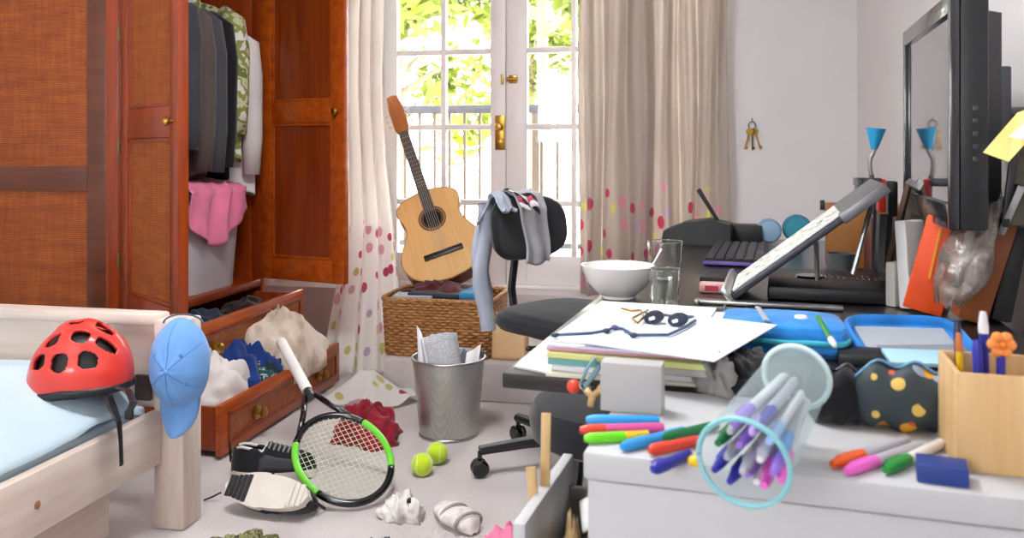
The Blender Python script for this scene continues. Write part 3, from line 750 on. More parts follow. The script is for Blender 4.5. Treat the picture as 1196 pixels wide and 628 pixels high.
# shoes
M_sole = mat('shoe_sole_white', 'D8D0C4', .7, nz=(14, .08)); M_shoeb = fabric('shoe_black', '1C1C20', big=(20, .2))
M_shoeg = multi('shoe_side_print', [(0, '2A2A2E'), (.5, 'D8D4CE'), (.56, '2A2A2E')], 9)
def outline(v):   # half width of the sole along its length
    return .030+.018*math.sin(PI*min(1, v*1.15))**.8*(.6+.4*v) + (.004 if v > .5 else 0)
def shoe(M, label):
    t = thing('trainer', label, 'shoe', M=M, group='pair of black and white trainers')
    L = .255; bm = BM(); n = 20; poly = []
    for i in range(n+1):
        v = i/n; e = math.sqrt(max(0, 1-abs(2*v-1)**5)); poly.append((outline(v)*e, v*L))
    for i in range(n, -1, -1):
        v = i/n; e = math.sqrt(max(0, 1-abs(2*v-1)**5)); poly.append((-outline(v)*.85*e-.004*math.sin(v*PI), v*L))
    poly = poly[:n+1]+poly[n+2:-1]
    prism(bm, poly, .0, .026); part('midsole', bm, M_sole, t)
    # heel and forefoot tread blocks
    for i, (v0, v1) in enumerate(((.70, .745), (.755, .80), (.81, .855), (.865, .91), (.92, .955), (.06, .11), (.12, .17), (.18, .23))):
        w = outline((v0+v1)/2)*.86
        bm = BM(); box2(bm, (-w*.9, v0*L, -.004), (w, v1*L, .002), .001); part('tread_block', bm, M_black if v0 > .5 else M_sole, t)
    def up(u, v):
        a = PI*u; e = math.sqrt(max(.02, 1-abs(2*v-1)**5)); w = outline(v)*.95*e
        hh = (.078-.035*max(0, (v-.45)/.55)**.8-.02*max(0, .12-v)/.12) if v > .42 else .078+.012*math.cos(v*8)
        hh *= e**.5
        return Vector((w*math.cos(a), .004+v*(L-.008), .022+hh*math.sin(a)**.75))
    bm = BM(); grid(bm, up, 24, 30, skip=lambda u, v: .08 < v < .42 and .34 < u < .66)
    part('upper', bm, M_shoeb, t, sm=True, solid=.004)
    bm = BM(); tube(bm, [up(.33 if i < 12 else .67, .08+.34*(i/11 if i < 12 else (23-i)/11)) for i in range(24)]+[up(.33, .08)], .005, 6); part('collar', bm, M_shoeg, t, sm=True)
    for i in range(5):
        v = .46+i*.055
        bm = BM(); tube(bm, [up(.3, v)+Vector((0, 0, .004)), up(.5, v+.012)+Vector((0, 0, .006)), up(.7, v)+Vector((0, 0, .004))], .0028, 6); part('lace', bm, mat('lace_grey', '8A8A8C', .8), t, sm=True)
    for u0, u1 in ((.02, .2), (.8, .98)):
        bm = BM(); grid(bm, lambda u, v: up(u0+(u1-u0)*(v if u0 < .5 else v), .35+.45*u)*1.0+Vector((.002 if u0 < .5 else -.002, 0, .001)), 12, 5); part('side_stripe', bm, mat('stripe_dark', '2E2E33', .6), t, sm=True, solid=.002)
    bm = BM(); tube(bm, [up(.5, .0)+Vector((0, -.003, -.01)), up(.5, .02)+Vector((0, -.012, .02))], .004, 6); part('heel_tab', bm, M_black, t)
    return t
# standing shoe behind
p = at(262, 562, 0); q = at(352, 560, 0); dv = (q-p); dv.z = 0
shoe(Matrix.Translation(p+Vector((0, .035, 0))) @ Matrix.Rotation(math.atan2(dv.y, dv.x)-PI/2, 4, 'Z'), 'black trainer standing upright behind the tipped one')
# tipped shoe: sole facing the camera
p = at(354, 608, .02); q = at(250, 592, .02); d2 = Vector((q.x-p.x, q.y-p.y, 0)).normalized()
yv = d2; zv = (Vector((-.10, -.42, -.0))+Vector((0, 0, .35))).normalized()
zv = -(zv-yv*zv.dot(yv)).normalized()      # local up points away from the camera and down: the sole shows
xv = yv.cross(zv)
m_ = Matrix((xv, yv, zv)).transposed().to_4x4(); m_.translation = p+Vector((0, .03, .052))
shoe(m_, 'white soled trainer tipped on its side in front')
bm = BM(); a_ = at(258, 575, .03); tube(bm, [a_, at(248, 580, .012), at(238, 584, .004)], .0025, 6); solo('shoe_lace', bm, M_black, 'loose black shoe lace trailing toward the bed post', 'lace')

# towel, socks, other cloths
pile('red_towel', at(432, 513, 0), .125, .10, .11, fabric('towel_red', '8E1A2C', big=(14, .3), wscale=400), 'dark red towel crumpled under the curtain hem', 8.1, 65, rz=-.5, cat='towel', amp=.5)
M_sock = multi('sock_grey', [(0, 'CFC6C0'), (.5, 'E2DCD6'), (.7, 'BDB2AC')], 25, interp='LINEAR')
sk = pile('balled_sock', at(470, 604, 0), .062, .042, .062, M_sock, 'pale grey balled sock with a black heel patch', 9.3, 70, cat='sock', group='socks on the carpet')
bm = BM(); heap(bm, .014, .01, .012, 3, 90, .3, 6, 14); bm.transform(Matrix.Translation((.02, -.012, .048))); part('heel_patch', bm, M_black, sk, sm=True)
st = thing('folded_sock', 'white folded sports sock lying on the carpet', 'sock', at(533, 612, 0), math.radians(-42), 'socks on the carpet')
bm = BM()
def sockf(u, v):
    a = 2*PI*u; e = math.sqrt(max(.03, 1-abs(2*v-1)**4))
    return Vector(((v-.5)*.17, .042*e*math.cos(a)*(1-.12*math.sin(v*9)), .022*e*(1+math.sin(a))*(1+.12*math.sin(v*22))+.001))
grid(bm, sockf, 20, 26, closeu=True); part('foot', bm, M_sock, st, sm=True)
for x in (-.012, .055):
    bm = BM(); tube(bm, [(x, .041*math.cos(a), .023+.024*math.sin(a)) for a in [2*PI*i/20 for i in range(21)]], .004, 6); part('cuff', bm, mat('sock_cuff', 'A79C98', .9), st, sm=True)
pile('pink_sock', at(590, 640, 0), .07, .06, .045, M_pink, 'pink cloth lying on the carpet beside the open drawer', 10.1, 70, rz=.3)
pile('green_print_cloth', at(285, 648, 0), .10, .06, .05, multi('cloth_olive_print', [(0, '5A5A3A'), (.45, '8C8A5E'), (.55, '3C3E2C'), (.65, 'A8A480')], 40), 'olive patterned cloth at the near edge of the carpet', 11.2, 70)
pile('dark_sock', at(588-143, 644, 0), .05, .04, .03, fabric('cloth_slate2', '4A4C54'), 'small dark grey sock at the near edge below the racket', 12.5, 90)

# waste bin
bn = thing('waste_bin', 'silver wire mesh waste bin beside the wicker basket', 'bin', at(524, 506, 0))
RB, RT, HB = .098, .124, .262
bm = BM(); grid(bm, lambda u, v: Vector(((RB+(RT-RB)*v)*math.cos(2*PI*u), (RB+(RT-RB)*v)*math.sin(2*PI*u), HB*v)), 72, 30, closeu=True)
def mesh_mat():
    k = NT('wire_mesh').set(.35, .9); k.b.inputs['Base Color'].default_value = lin('C4C4C0')
    w = []
    for d, s in (('X', 80), ('Y', 80), ('Z', 80)):
        x = k.n('ShaderNodeTexWave', bands_direction=d); x.inputs['Scale'].default_value = s; k.l(k.co(), x.inputs['Vector']); w.append(x.outputs['Fac'])
    f = k.math('MAXIMUM', w[2], k.math('MAXIMUM', w[0], w[1])); a = k.math('GREATER_THAN', f, .62)
    k.l(k.math('ADD', k.math('MULTIPLY', a, .45), .5), k.b.inputs['Alpha']); return k.m
part('mesh_wall', bm, mesh_mat(), bn, sm=True)
bm = BM(); lathe(bm, [(0, .004), (RB, .004), (RB, 0), (0, 0)], 40); part('base', bm, M_steel, bn)
for r, z, nm in ((RT, HB, 'rim'), (RB+.001, .006, 'bottom_ring')):
    bm = BM(); tube(bm, [(r*math.cos(2*PI*i/48), r*math.sin(2*PI*i/48), z) for i in range(49)], .0045, 8); part(nm, bm, M_steel, bn, sm=True)
def news_mat():
    k = NT('newspaper').set(.8); v = k.co('Object', (1, 1, 1))
    w = k.n('ShaderNodeTexWave', bands_direction='Z'); w.inputs['Scale'].default_value = 60; k.l(v, w.inputs['Vector'])
    n1 = k.noise(160, 2); n2 = k.noise(14, 1)
    f = k.math('MULTIPLY', k.math('GREATER_THAN', w.outputs['Fac'], .5), k.math('GREATER_THAN', n1, .48))
    c = k.mix(k.math('MULTIPLY', f, .45), k.ramp(n2, [(.35, 'DCDADE'), (.6, 'C6C6CC')]), '5A5A62'); k.l(c, k.b.inputs['Base Color']); return k.m
M_news = news_mat(); M_paper = mat('white_paper', 'F1EFF0', .8, nz=(8, .02))
def roll(u, v):
    a = -2.2+u*4.2; r = .068+.014*u
    return Vector((r*math.cos(a), r*math.sin(a)*.7+.01, .01+.32*v+.012*math.sin(u*6)))
bm = BM(); grid(bm, roll, 40, 12); bm.transform(Matrix.Rotation(math.radians(-9), 4, 'Y')); solo('newspaper', bm, M_news, 'curled newspaper standing in the waste bin', 'newspaper', loc=MW[bn.name].translation+Vector((.0, .0, .006)), sm=True, solid=.003)
bm = BM(); grid(bm, lambda u, v: Vector(((u-.5)*.055*(1.25-v*1.0), .008*math.sin(u*4), .37*v-.03*u*v)), 10, 8); bm.transform(Matrix.Rotation(math.radians(-7), 4, 'Y') @ Matrix.Rotation(.3, 4, 'Z')); solo('paper_sheet', bm, M_paper, 'white paper sheet sticking up at the left of the bin', 'paper', 'paper in the bin', loc=MW[bn.name].translation+Vector((-.05, -.035, .006)), sm=True, solid=.001)
bm = BM(); grid(bm, lambda u, v: Vector(((u-.5)*.06, .008*math.sin(u*5), .27*v+.045*u*v)), 10, 8); bm.transform(Matrix.Rotation(math.radians(8), 4, 'Y') @ Matrix.Rotation(-.4, 4, 'Z')); solo('paper_sheet', bm, M_paper, 'white torn paper at the right of the bin', 'paper', 'paper in the bin', loc=MW[bn.name].translation+Vector((.05, .0, .006)), sm=True, solid=.001)
bm = BM(); box(bm, (0, 0, .14), (.1, .006, .28), Matrix.Rotation(math.radians(12), 4, 'Y') @ Matrix.Rotation(.5, 4, 'Z'), .001); solo('magazine', bm, multi('magazine_print', [(0, '6A6A72'), (.5, 'A8A4AC'), (.62, '5A4A62')], 18), 'grey magazine tucked in the waste bin', 'magazine', loc=MW[bn.name].translation+Vector((.015, .035, .008)))

# ---------------------------------------------------------------- basket and guitar
def wicker_mat():
    k = NT('wicker').set(.6); f = k.noise(40, 3, k.co('Object', (1, 1, 3)))
    k.l(k.ramp(f, [(.3, '8E5A2E'), (.7, 'C8935A')]), k.b.inputs['Base Color']); k.bump(f, .4); return k.m
M_wick = wicker_mat()
bl, br = at(443, 419, .152), at(567, 421, .152)
bk = thing('wicker_basket', 'brown wicker basket holding clothes under the guitar', 'basket', ((bl.x+br.x)/2, 3.40, .151))
bw, bdp, bh = .222, .17, .222
def bwall(u, off=0, z=0):
    a = 2*PI*u; n = 9; c, s = math.cos(a), math.sin(a); k_ = (abs(c)**n+abs(s)**n)**(-1/n)
    g = .95+.05*z/bh
    return Vector(((bw*g+off)*k_*c, (bdp*g+off)*k_*s, z))
bm = BM(); grid(bm, lambda u, v: bwall(u, -.006, bh*v), 64, 2, closeu=True)
bm.faces.new([v for v in sorted([v for v in bm.verts if v.co.z < 1e-6], key=lambda v: math.atan2(v.co.y, v.co.x))])
part('lining', bm, mat('wicker_dark', '6A3F1E', .8), bk)
N = 176
for r in range(19):
    z = .008+r*(bh-.016)/18
    bm = BM(); tube(bm, [bwall(i/N, .0045*(1 if (i//2+r) % 2 else -1)+.001, z) for i in range(N+1)], .0068, 5, cap=False); part('strand', bm, M_wick, bk, sm=True)
bm = BM()
for q in range(3): tube(bm, [bwall(i/N, .004+.004*math.sin(i*.9+q*2.1), bh+.004+.004*math.cos(i*.9+q*2.1)) for i in range(N+1)], .006, 6, cap=False)
part('rim', bm, M_wick, bk, sm=True)
B0 = MW[bk.name].translation
pile('maroon_jumper', B0+Vector((.0, .01, .20)), .21, .15, .075, fabric('cloth_maroon', '4E0E1C', big=(9, .3)), 'dark maroon jumper spilling over the wicker basket', 13.1, 50, cat='clothing')
def hangc(u, v):
    x = -.19+.09*u; return Vector((x+.004*math.sin(v*9), -.175-.012*math.sin(u*9), .255-.075*v*(1-.4*u)+.008*math.sin(u*12)))
bm = BM(); box(bm, (.0, -.06, .24), (.25, .17, .02), Matrix.Rotation(.05, 4, 'Z'), .002); solo('dark_folder', bm, mat('folder_dark', '1C2836', .5), 'dark navy folder lying on top of the basket', 'folder', loc=B0)
bm = BM(); box(bm, (.15, -.07, .246), (.09, .16, .03), Matrix.Rotation(-.06, 4, 'Z'), .004); solo('blue_notebook', bm, mat('cover_blue', '2E86B4', .5), 'bright blue notebook at the right end of the basket', 'notebook', loc=B0)
bm = BM(); box(bm, (-.11, -.1, .235), (.16, .12, .012), Matrix.Rotation(.1, 4, 'Z'), .002); solo('grey_magazine', bm, mat('cover_grey', 'A8AAB0', .5), 'pale grey magazine at the left end of the basket', 'magazine', loc=B0)

G0 = atd(528, 324, 3.62); G1 = atd(457, 112, 4.18)
ga = (G1-G0).normalized(); LG = (G1-G0).length
gn = Vector((.22, -.95, .2)); gn = (gn-ga*gn.dot(ga)).normalized()
gt = thing('acoustic_guitar', 'classical acoustic guitar leaning on the french door above the basket', 'guitar', M=frame_from(gn, ga, G0))  # local y up the neck, z out of the top
def gprof(t):   # half width along body, t 0..1 from tail
    pts = [(0, .0), (.02, .06), (.06, .105), (.14, .15), (.26, .172), (.38, .166), (.5, .137), (.58, .118), (.65, .115), (.74, .127), (.83, .134), (.9, .128), (.95, .108), (.98, .075), (1, .03)]
    pts = [(0, .0), (.015, .055), (.06, .108), (.14, .15), (.26, .172), (.38, .165), (.5, .138), (.62, .116), (.72, .120), (.82, .133), (.9, .126), (.96, .095), (.985, .065), (1, .03)]
    for i_ in range(len(pts)-1):
        a, b = pts[i_]; c, d = pts[i_+1]
        if t <= c:
            q = (t-a)/(c-a)
            if i_ == 0 or i_ >= len(pts)-3: return b+(d-b)*q
            m0 = (d-pts[i_-1][1])/(c-pts[i_-1][0])*(c-a); m1 = (pts[i_+2][1]-b)/(pts[i_+2][0]-a)*(c-a)
            return (2*q**3-3*q*q+1)*b+(q**3-2*q*q+q)*m0+(-2*q**3+3*q*q)*d+(q**3-q*q)*m1
    return .03
_gp = gprof
def gprof(t): return _gp(t)*1.08
LB = .455; nb = 70
poly = [(gprof(i/nb), LB*i/nb) for i in range(nb+1)]+[(-gprof(i/nb), LB*i/nb) for i in range(nb, 0, -1)]
M_spruce = wood('guitar_spruce', 'D9A45E', 'E6BA7C', .3, (30, 1.2, 30), .3); M_rose = wood('guitar_side', '4E2414', '7A3C20', .3, (14, 1.5, 14), .3)
bm = BM(); prism(bm, poly, -.092, -.004); part('sides', bm, M_rose, gt)
bm = BM(); prism(bm, [(x*.985, .003+y*.987) for x, y in poly], -.004, .0); part('soundboard', bm, M_spruce, gt)
bm = BM(); tube(bm, [Vector((x, y, -.002)) for x, y in poly+[poly[0]]], .0025, 5); part('binding', bm, mat('binding', 'A87A48', .4), gt)
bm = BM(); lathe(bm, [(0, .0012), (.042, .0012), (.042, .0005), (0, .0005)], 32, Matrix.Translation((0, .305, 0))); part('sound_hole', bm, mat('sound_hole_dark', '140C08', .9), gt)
for r0, r1, c in ((.043, .05, '2A211C'), (.05, .058, '9A6A3A'), (.058, .062, '2A211C')):
    bm = BM(); lathe(bm, [(r0, .0008), (r0, .0018), (r1, .0018), (r1, .0008)], 36, Matrix.Translation((0, .305, 0))); part('rosette', bm, mat('rosette_'+c, c, .4), gt)
bm = BM(); box(bm, (0, .125, .005), (.175, .026, .010), None, .003); box(bm, (0, .127, .012), (.085, .006, .006), None, .001); part('bridge', bm, mat('rosewood_dark', '1E120C', .4), gt)
bm = BM(); prism(bm, [(-.026, .34), (.026, .34), (.024, .80), (-.024, .80)], .002, .008); part('fretboard', bm, mat('fretboard', '3A322E', .45), gt)
bm = BM(); prism(bm, [(-.025, .44), (.025, .44), (.0235, .81), (-.0235, .81)], -.016, .002); part('neck', bm, M_rose, gt)
for i in range(13):
    y = .80-.60*(1-2**(-(i+1)/12)); bm = BM(); box(bm, (0, y, .0085), (.049, .002, .0015)); part('fret', bm, M_steel, gt)
hd = [(-.024, .805), (.024, .805), (.036, .835), (.036, .95), (.026, LG-.005), (0, LG+.004), (-.026, LG-.005), (-.036, .95), (-.036, .835)]
bm = BM(); prism(bm, hd, -.016, .0, Matrix.Translation((0, 0, -.002))); h_ = part('headstock', bm, wood('headstock', 'A8622A', 'C47C3E', .35, (12, 1.2, 12)), gt)
for s in (-1, 1):
    for q in range(3):
        bm = BM(); tube(bm, [(s*.036, .86+q*.035, -.01), (s*.05, .86+q*.035, -.01)], .0028, 6); ball(bm, (s*.054, .86+q*.035, -.01), (.006, .008, .004), 2); part('tuning_peg', bm, mat('peg_ivory', 'D8CCB4', .4), h_)
for i in range(6):
    x = (i-2.5)*.0085; bm = BM(); tube(bm, [(x*1.15, .127, .0125), (x*.9, .805, .0105)], .0007, 4); part('string', bm, mat('string_nylon', 'C8C4BC', .3), gt)
# ---------------------------------------------------------------- office chair
M_seatf = fabric('chair_fabric_black', '232326', big=(8, .15))
SC = Vector((-.37, 2.60, 0)); fa = math.radians(-32)      # chair forward direction
ch = thing('office_chair', 'black swivel office chair with clothes over its backrest', 'chair', SC, fa)       # local +x = forward
bm = BM()
def seatf(u, v):
    a = 2*PI*u; n = 3.2; c, s = math.cos(a), math.sin(a); k_ = (abs(c)**n+abs(s)**n)**(-1/n)
    prof = [(0, .030), (.5, .032), (.85, .028), (.97, .012), (1, -.008), (.93, -.026), (0, -.03)]
    t = v*(len(prof)-1); i = min(int(t), len(prof)-2); q = t-i
    r = prof[i][0]+(prof[i+1][0]-prof[i][0])*q; z = prof[i][1]+(prof[i+1][1]-prof[i][1])*q
    return Vector((.205*r*k_*c, .205*r*k_*s, .455+z-.012*max(0, c)*r))
grid(bm, seatf, 48, 24, closeu=True); part('seat', bm, M_seatf, ch, sm=True)
bm = BM()
def backf(u, v):
    a = 2*PI*u; n = 3.0; c, s = math.cos(a), math.sin(a); k_ = (abs(c)**n+abs(s)**n)**(-1/n)
    prof = [(0, .018), (.7, .02), (.93, .014), (1, 0), (.93, -.02), (.6, -.028), (0, -.03)]
    t = v*(len(prof)-1); i = min(int(t), len(prof)-2); q = t-i
    r = prof[i][0]+(prof[i+1][0]-prof[i][0])*q; d = prof[i][1]+(prof[i+1][1]-prof[i][1])*q
    y = .175*r*k_*c; z = .102*r*k_*s
    return Vector((-.19+d+.9*y*y-.12*z, y, .722+z))
grid(bm, backf, 48, 24, closeu=True); part('backrest', bm, M_seatf, ch, sm=True)
bm = BM(); tube(bm, [(-.02, 0, .40), (-.17, 0, .395), (-.235, 0, .43), (-.25, 0, .52), (-.225, 0, .68)], .016, 10, flat=.6); part('spine', bm, M_black, ch, sm=True)
bm = BM(); box(bm, (0, 0, .405), (.17, .14, .035), None, .01); part('mechanism', bm, M_black, ch)
bm = BM(); tube(bm, [(0, .05, .40), (.02, -.16, .395), (.02, -.20, .40)], .006, 8); ball(bm, (.02, -.205, .40), (.01, .014, .008), 2); part('lever', bm, M_black, ch, sm=True)
bm = BM(); lathe(bm, [(.03, .06), (.03, .22), (.022, .225), (.022, .39)], 16); part('column', bm, M_dsteel, ch)
bm = BM(); lathe(bm, [(0, .055), (.045, .06), (.05, .09), (.035, .115), (.03, .115)], 20); part('hub', bm, M_black, ch)
cdir = at(565, 556, 0)-SC; a0 = math.atan2(cdir.y, cdir.x)-fa
for i in range(5):
    a = a0+i*2*PI/5; d = Vector((math.cos(a), math.sin(a), 0)); s_ = Vector((-d.y, d.x, 0))
    bm = BM(); tube(bm, [d*.03+Vector((0, 0, .092)), d*.15+Vector((0, 0, .088)), d*.285+Vector((0, 0, .078))], [.026, .022, .018], 8, flat=.8); lg = part('base_leg', bm, M_black, ch)
    bm = BM()
    for sg in (-1, 1): lathe(bm, [(0, -.009), (.02, -.009), (.026, -.004), (.026, .004), (.02, .009), (0, .009)], 18, Matrix.Translation(d*.285+s_*sg*.012+Vector((0, 0, .0265))) @ Matrix.Rotation(a, 4, 'Z') @ Matrix.Rotation(PI/2, 4, 'X'))
    tube(bm, [d*.285+Vector((0, 0, .03)), d*.285+Vector((0, 0, .075))], .007, 8); part('caster', bm, M_blackg, lg)
# garments on the chair
def over_back(y0, y1, front, backl, seed, off=.026):
    p = drape([(-.19+off+.006, 0, .722-front+.0), (-.175+off, 0, .78), (-.195+off, 0, .822), (-.205, 0, .836), (-.235, 0, .83), (-.255-off*.4, 0, .78), (-.262-off*.4, 0, .76-backl)])
    def f(u, v):
        c = p(v); y = y0+(y1-y0)*u; w = .01*math.sin(u*11+seed+v*5)+.008*math.sin(v*13+seed)
        return Vector((c.x+.9*y*y+w*.5, y+.018*math.sin(v*7+seed), c.z+.006*math.sin(u*8+seed)))
    return f
bm = BM(); grid(bm, over_back(-.055, .06, .115, .06, 1.0), 24, 40); M_knit = fabric('knit_grey', 'A9A8AC', big=(20, .12), wscale=500)
g_ = thing('grey_jumper', 'grey knitted top with striped collar draped over the chair back', 'clothing', M=MW[ch.name].copy()); part('body', bm, M_knit, g_, sm=True, solid=.008)
for i, c in enumerate(('E6DDE0', 'C84A6A', '1E1E22', 'E6DDE0', '1E1E22')):
    bm = BM(); f_ = over_back(-.06, .02, .115, .06, 1.0, .031); v0 = .40+.05*i
    grid(bm, lambda u, v: f_(u, v0-.0+.038*v-.16*(u if i > 1 else 0)*1.0)+Vector((.004, 0, .006)), 12, 4); part('collar_stripe', bm, fabric('stripe_'+c, c), g_, sm=True, solid=.003)
jt = thing('jeans', 'pale blue trousers hanging down behind the chair back', 'clothing', M=MW[ch.name].copy())
for k_, (ya, yb, ln) in enumerate(((-.150, -.090, .40), (-.125, -.065, .36))):
    def tr(u, v, ya=ya, yb=yb, ln=ln, k_=k_):
        a = 2*PI*u; yc = (ya+yb)/2; w = (yb-ya)/2*(1.08-.1*v)
        return Vector((-.255-.03*k_+.9*yc*yc*.6+.018*math.sin(a)-.05*v*(1-v), yc+w*math.cos(a)+.012*math.sin(v*8+k_), .80-ln*v))
    bm = BM(); grid(bm, tr, 20, 24, closeu=True); part('trouser_leg', bm, fabric('denim_pale', 'A6ACBA', big=(12, .12)), jt, sm=True)
bm = BM(); grid(bm, over_back(-.15, -.085, -.07, .02, 3.0), 14, 24); part('waist', bm, fabric('denim_pale', '9FA8BC'), jt, sm=True, solid=.006)

# tan paper bag on the step, behind the bin
pb = at(590, 424, .151)
bm = BM(); 
def bag(u, v):
    a = 2*PI*u; n = 6; c, s = math.cos(a), math.sin(a); k_ = (abs(c)**n+abs(s)**n)**(-1/n)
    return Vector((.07*k_*c*(1+.05*v), (.045-.02*v)*k_*s, .17*v+.012*math.sin(a*3)*v))
grid(bm, bag, 32, 10, closeu=True); solo('paper_bag', bm, mat('tan_paper', 'D8B184', .8, nz=(9, .1)), 'tan paper bag standing on the step below the hanging trousers', 'bag', loc=(pb.x, pb.y+.09, .151), solid=.002)

# ---------------------------------------------------------------- desk and cabinet (turned 5.5 degrees)
RZ5 = math.radians(-5.5)
M_desk = wood('black_brown_desk', '171412', '262120', .28, (10, 1.2, 10), .25)
DK = Vector((-.27, 1.20, 0)); DM = Matrix.Translation(DK) @ Matrix.Rotation(RZ5, 4, 'Z'); DW, DL, DH = .775, 2.05, .65
dk = thing('desk', 'black brown desk along the right wall, covered in clutter', 'desk', M=DM)
part('desktop', mk(box2, (0, 0, DH-.022), (DW, DL, DH), .003), M_desk, dk)
for x, y in ((.42, .05), (DW-.05, .05), (.25, DL-.05), (DW-.05, DL-.05)): part('leg', mk(box2, (x-.025, y-.025, 0), (x+.025, y+.025, DH-.022), .003), M_black, dk)
part('back_panel', mk(box2, (DW-.03, .08, .3), (DW-.012, DL-.08, DH-.022)), M_desk, dk)
# stool under the desk
sp = at(715, 470, .45)
stl = thing('stool', 'black padded stool tucked under the near end of the desk', 'stool', (sp.x, sp.y, 0), .2)
bm = BM(); lathe(bm, [(0, .46), (.12, .462), (.16, .452), (.172, .425), (.165, .385), (.15, .375), (0, .375)], 36); part('seat', bm, M_seatf, stl)
for i in range(4):
    a = PI/4+i*PI/2; bm = BM(); tube(bm, [(.1*math.cos(a), .1*math.sin(a), .38), (.17*math.cos(a), .17*math.sin(a), .0)], .012, 8); part('leg', bm, M_black, stl)
bm = BM(); tube(bm, [(.14*math.cos(2*PI*i/24), .14*math.sin(2*PI*i/24), .18) for i in range(25)], .007, 6); part('foot_ring', bm, M_dsteel, stl)

CM = Matrix.Translation((-.111, .911, 0)) @ Matrix.Rotation(RZ5, 4, 'Z'); CW, CD = .66, .255
M_cab = mat('white_laminate', 'C2C2C4', .4, nz=(3, .015))
cb = thing('cabinet', 'white cabinet in the foreground with a pulled out drawer', 'cabinet', M=CM)
bm = BM(); box2(bm, (0, 0, .0), (CW, .014, .618), .002); box2(bm, (0, CD-.014, 0), (CW, CD, .618), .002); box2(bm, (CW-.014, .014, 0), (CW, CD-.014, .618), .002)
box2(bm, (.0, .014, .36), (CW-.014, CD-.014, .37)); box2(bm, (.0, .014, 0), (CW-.014, CD-.014, .05))
part('body', bm, M_cab, cb)
part('top', mk(box2, (-.004, -.006, .62), (CW, CD, .65), .004), M_cab, cb)
part('drawer', mk(box2, (-.016, .016, .06), (0, CD-.016, .352), .003), M_cab, cb)
bm = BM(); box2(bm, (-.088, .012, .38), (-.073, CD-.012, .556), .003); dd = part('drawer', bm, M_cab, cb)
bm = BM(); box2(bm, (-.073, .03, .38), (.35, .038, .52)); box2(bm, (-.073, CD-.038, .38), (.35, CD-.03, .52)); box2(bm, (-.073, .038, .38), (.35, CD-.038, .388)); part('drawer_box', bm, M_steel, dd)
bm = BM(); tube(bm, [(-.088, .09, .47), (-.11, .09, .47), (-.11, .165, .47), (-.088, .165, .47)], .004, 8); part('handle', bm, M_steel, dd)
# things in the drawer
def cpt(x, y, z): return CM @ Vector((x, y, z))
M_stick = wood('beech', 'C9A26A', 'DDBB86', .5, (20, 20, 1.5), 0)
for p0, p1, lab in ((atd(634, 715, 1.05), atd(638, 482, 1.06), 'taller pale wooden ruler standing in the open white drawer'), (atd(634, 720, 1.03), atd(620, 545, 1.035), 'shorter pale wooden ruler leaning in the open white drawer')):
    bm = BM(); v = (p1-p0)
    box(bm, (0, 0, v.length/2), (.012, .004, v.length), frame_from(v, (0, 1, 0), p0), .001); solo('ruler', bm, M_stick, lab, 'ruler', 'wooden rulers in the drawer')
bm = BM(); heap(bm, .03, .06, .13, 14.2, 70); solo('tan_ribbon', bm, fabric('ribbon_tan', 'BFA074'), 'tan ribbon bunched in the open white drawer', 'ribbon', loc=cpt(-.035, .09, .389), rz=.3, sm=True)
bm = BM(); grid(bm, lambda u, v: Vector(((u-.5)*.06, (v-.5)*.06, .008*math.sin(u*5)+.015*v)), 10, 8); solo('crumpled_sheet', bm, M_paper, 'crumpled white sheet at the back of the open drawer', 'paper', loc=cpt(-.02, .19, .49), rz=.2, sm=True, solid=.0015)

# ---- pens
def pen(p0, p1, r, body, cap, label, group, capf=.38, name='felt_pen', tipc=None):
    v = p1-p0; L = v.length; t = thing(name, label, 'pen', M=frame_from(v, (0, 1, .3), p0), group=group)
    bm = BM(); lathe(bm, [(0, L*capf), (r*.92, L*capf), (r*.92, L*.97), (r*.7, L), (0, L)], 14); part('barrel', bm, body, t)
    bm = BM(); lathe(bm, [(0, 0), (r*.6, .0005), (r*.85, L*.06), (r, L*.1), (r, L*capf), (0, L*capf)], 14); c_ = part('cap', bm, cap, t)
    if name == 'felt_pen':
        bm = BM(); box2(bm, (-r*.2, r*.9, L*.12), (r*.2, r*1.25, L*capf*.95)); part('clip', bm, cap, c_)
    return t
def P(name, c, rough=.35): return mat('pen_'+name, c, rough, nz=None)
PC = dict(blue='2E9BE0', pink='E0589A', red='E2442E', lime='6AD418', yellow='F0C41A', dgreen='0C6E36', navy='2A2E9E', orange='F4621C', hotpink='EE66C8', green='1E8C3A', grey='B6B6C0', white='E6E4E8', purple='8A5AC8')
def flat_pen(x0, y0, x1, y1, r, body, cap, label, h=.65, group='felt pens on the white cabinet', **k):
    pen(at(x0, y0, h+r), at(x1, y1, h+r), r, P(body, PC[body]), P(cap, PC[cap]), label, group, **k)
flat_pen(684, 490, 770, 491, .0062, 'blue', 'blue', 'sky blue felt pen furthest back on the cabinet corner')
flat_pen(677, 502, 775, 499, .0062, 'pink', 'red', 'pink felt pen with a red cap overhanging the cabinet corner', capf=.3)
flat_pen(682, 512, 758, 508, .006, 'yellow', 'lime', 'lime green capped yellow felt pen at the cabinet corner', capf=.62)
flat_pen(726, 522, 800, 503, .0062, 'blue', 'blue', 'light blue felt pen lying slanted behind the red pen')
flat_pen(772, 512, 838, 496, .006, 'dgreen', 'dgreen', 'dark green felt pen lying left of the clear tumbler')
flat_pen(758, 526, 815, 514, .0062, 'red', 'red', 'red orange felt pen lying left of the clear tumbler')
flat_pen(762, 548, 806, 531, .0066, 'navy', 'navy', 'deep blue felt pen nearest the edge beside the tumbler')
bm = BM(); ball(bm, (0, 0, .006), (.008, .008, .006), 2); solo('yellow_bead', bm, P('yellow', PC['yellow']), 'small yellow cap lying under the tumbler mouth', 'pen cap', loc=at(812, 545, .65), sm=True)
flat_pen(972, 542, 1060, 514, .0062, 'grey', 'orange', 'orange capped felt pen at the right of the tumbler')
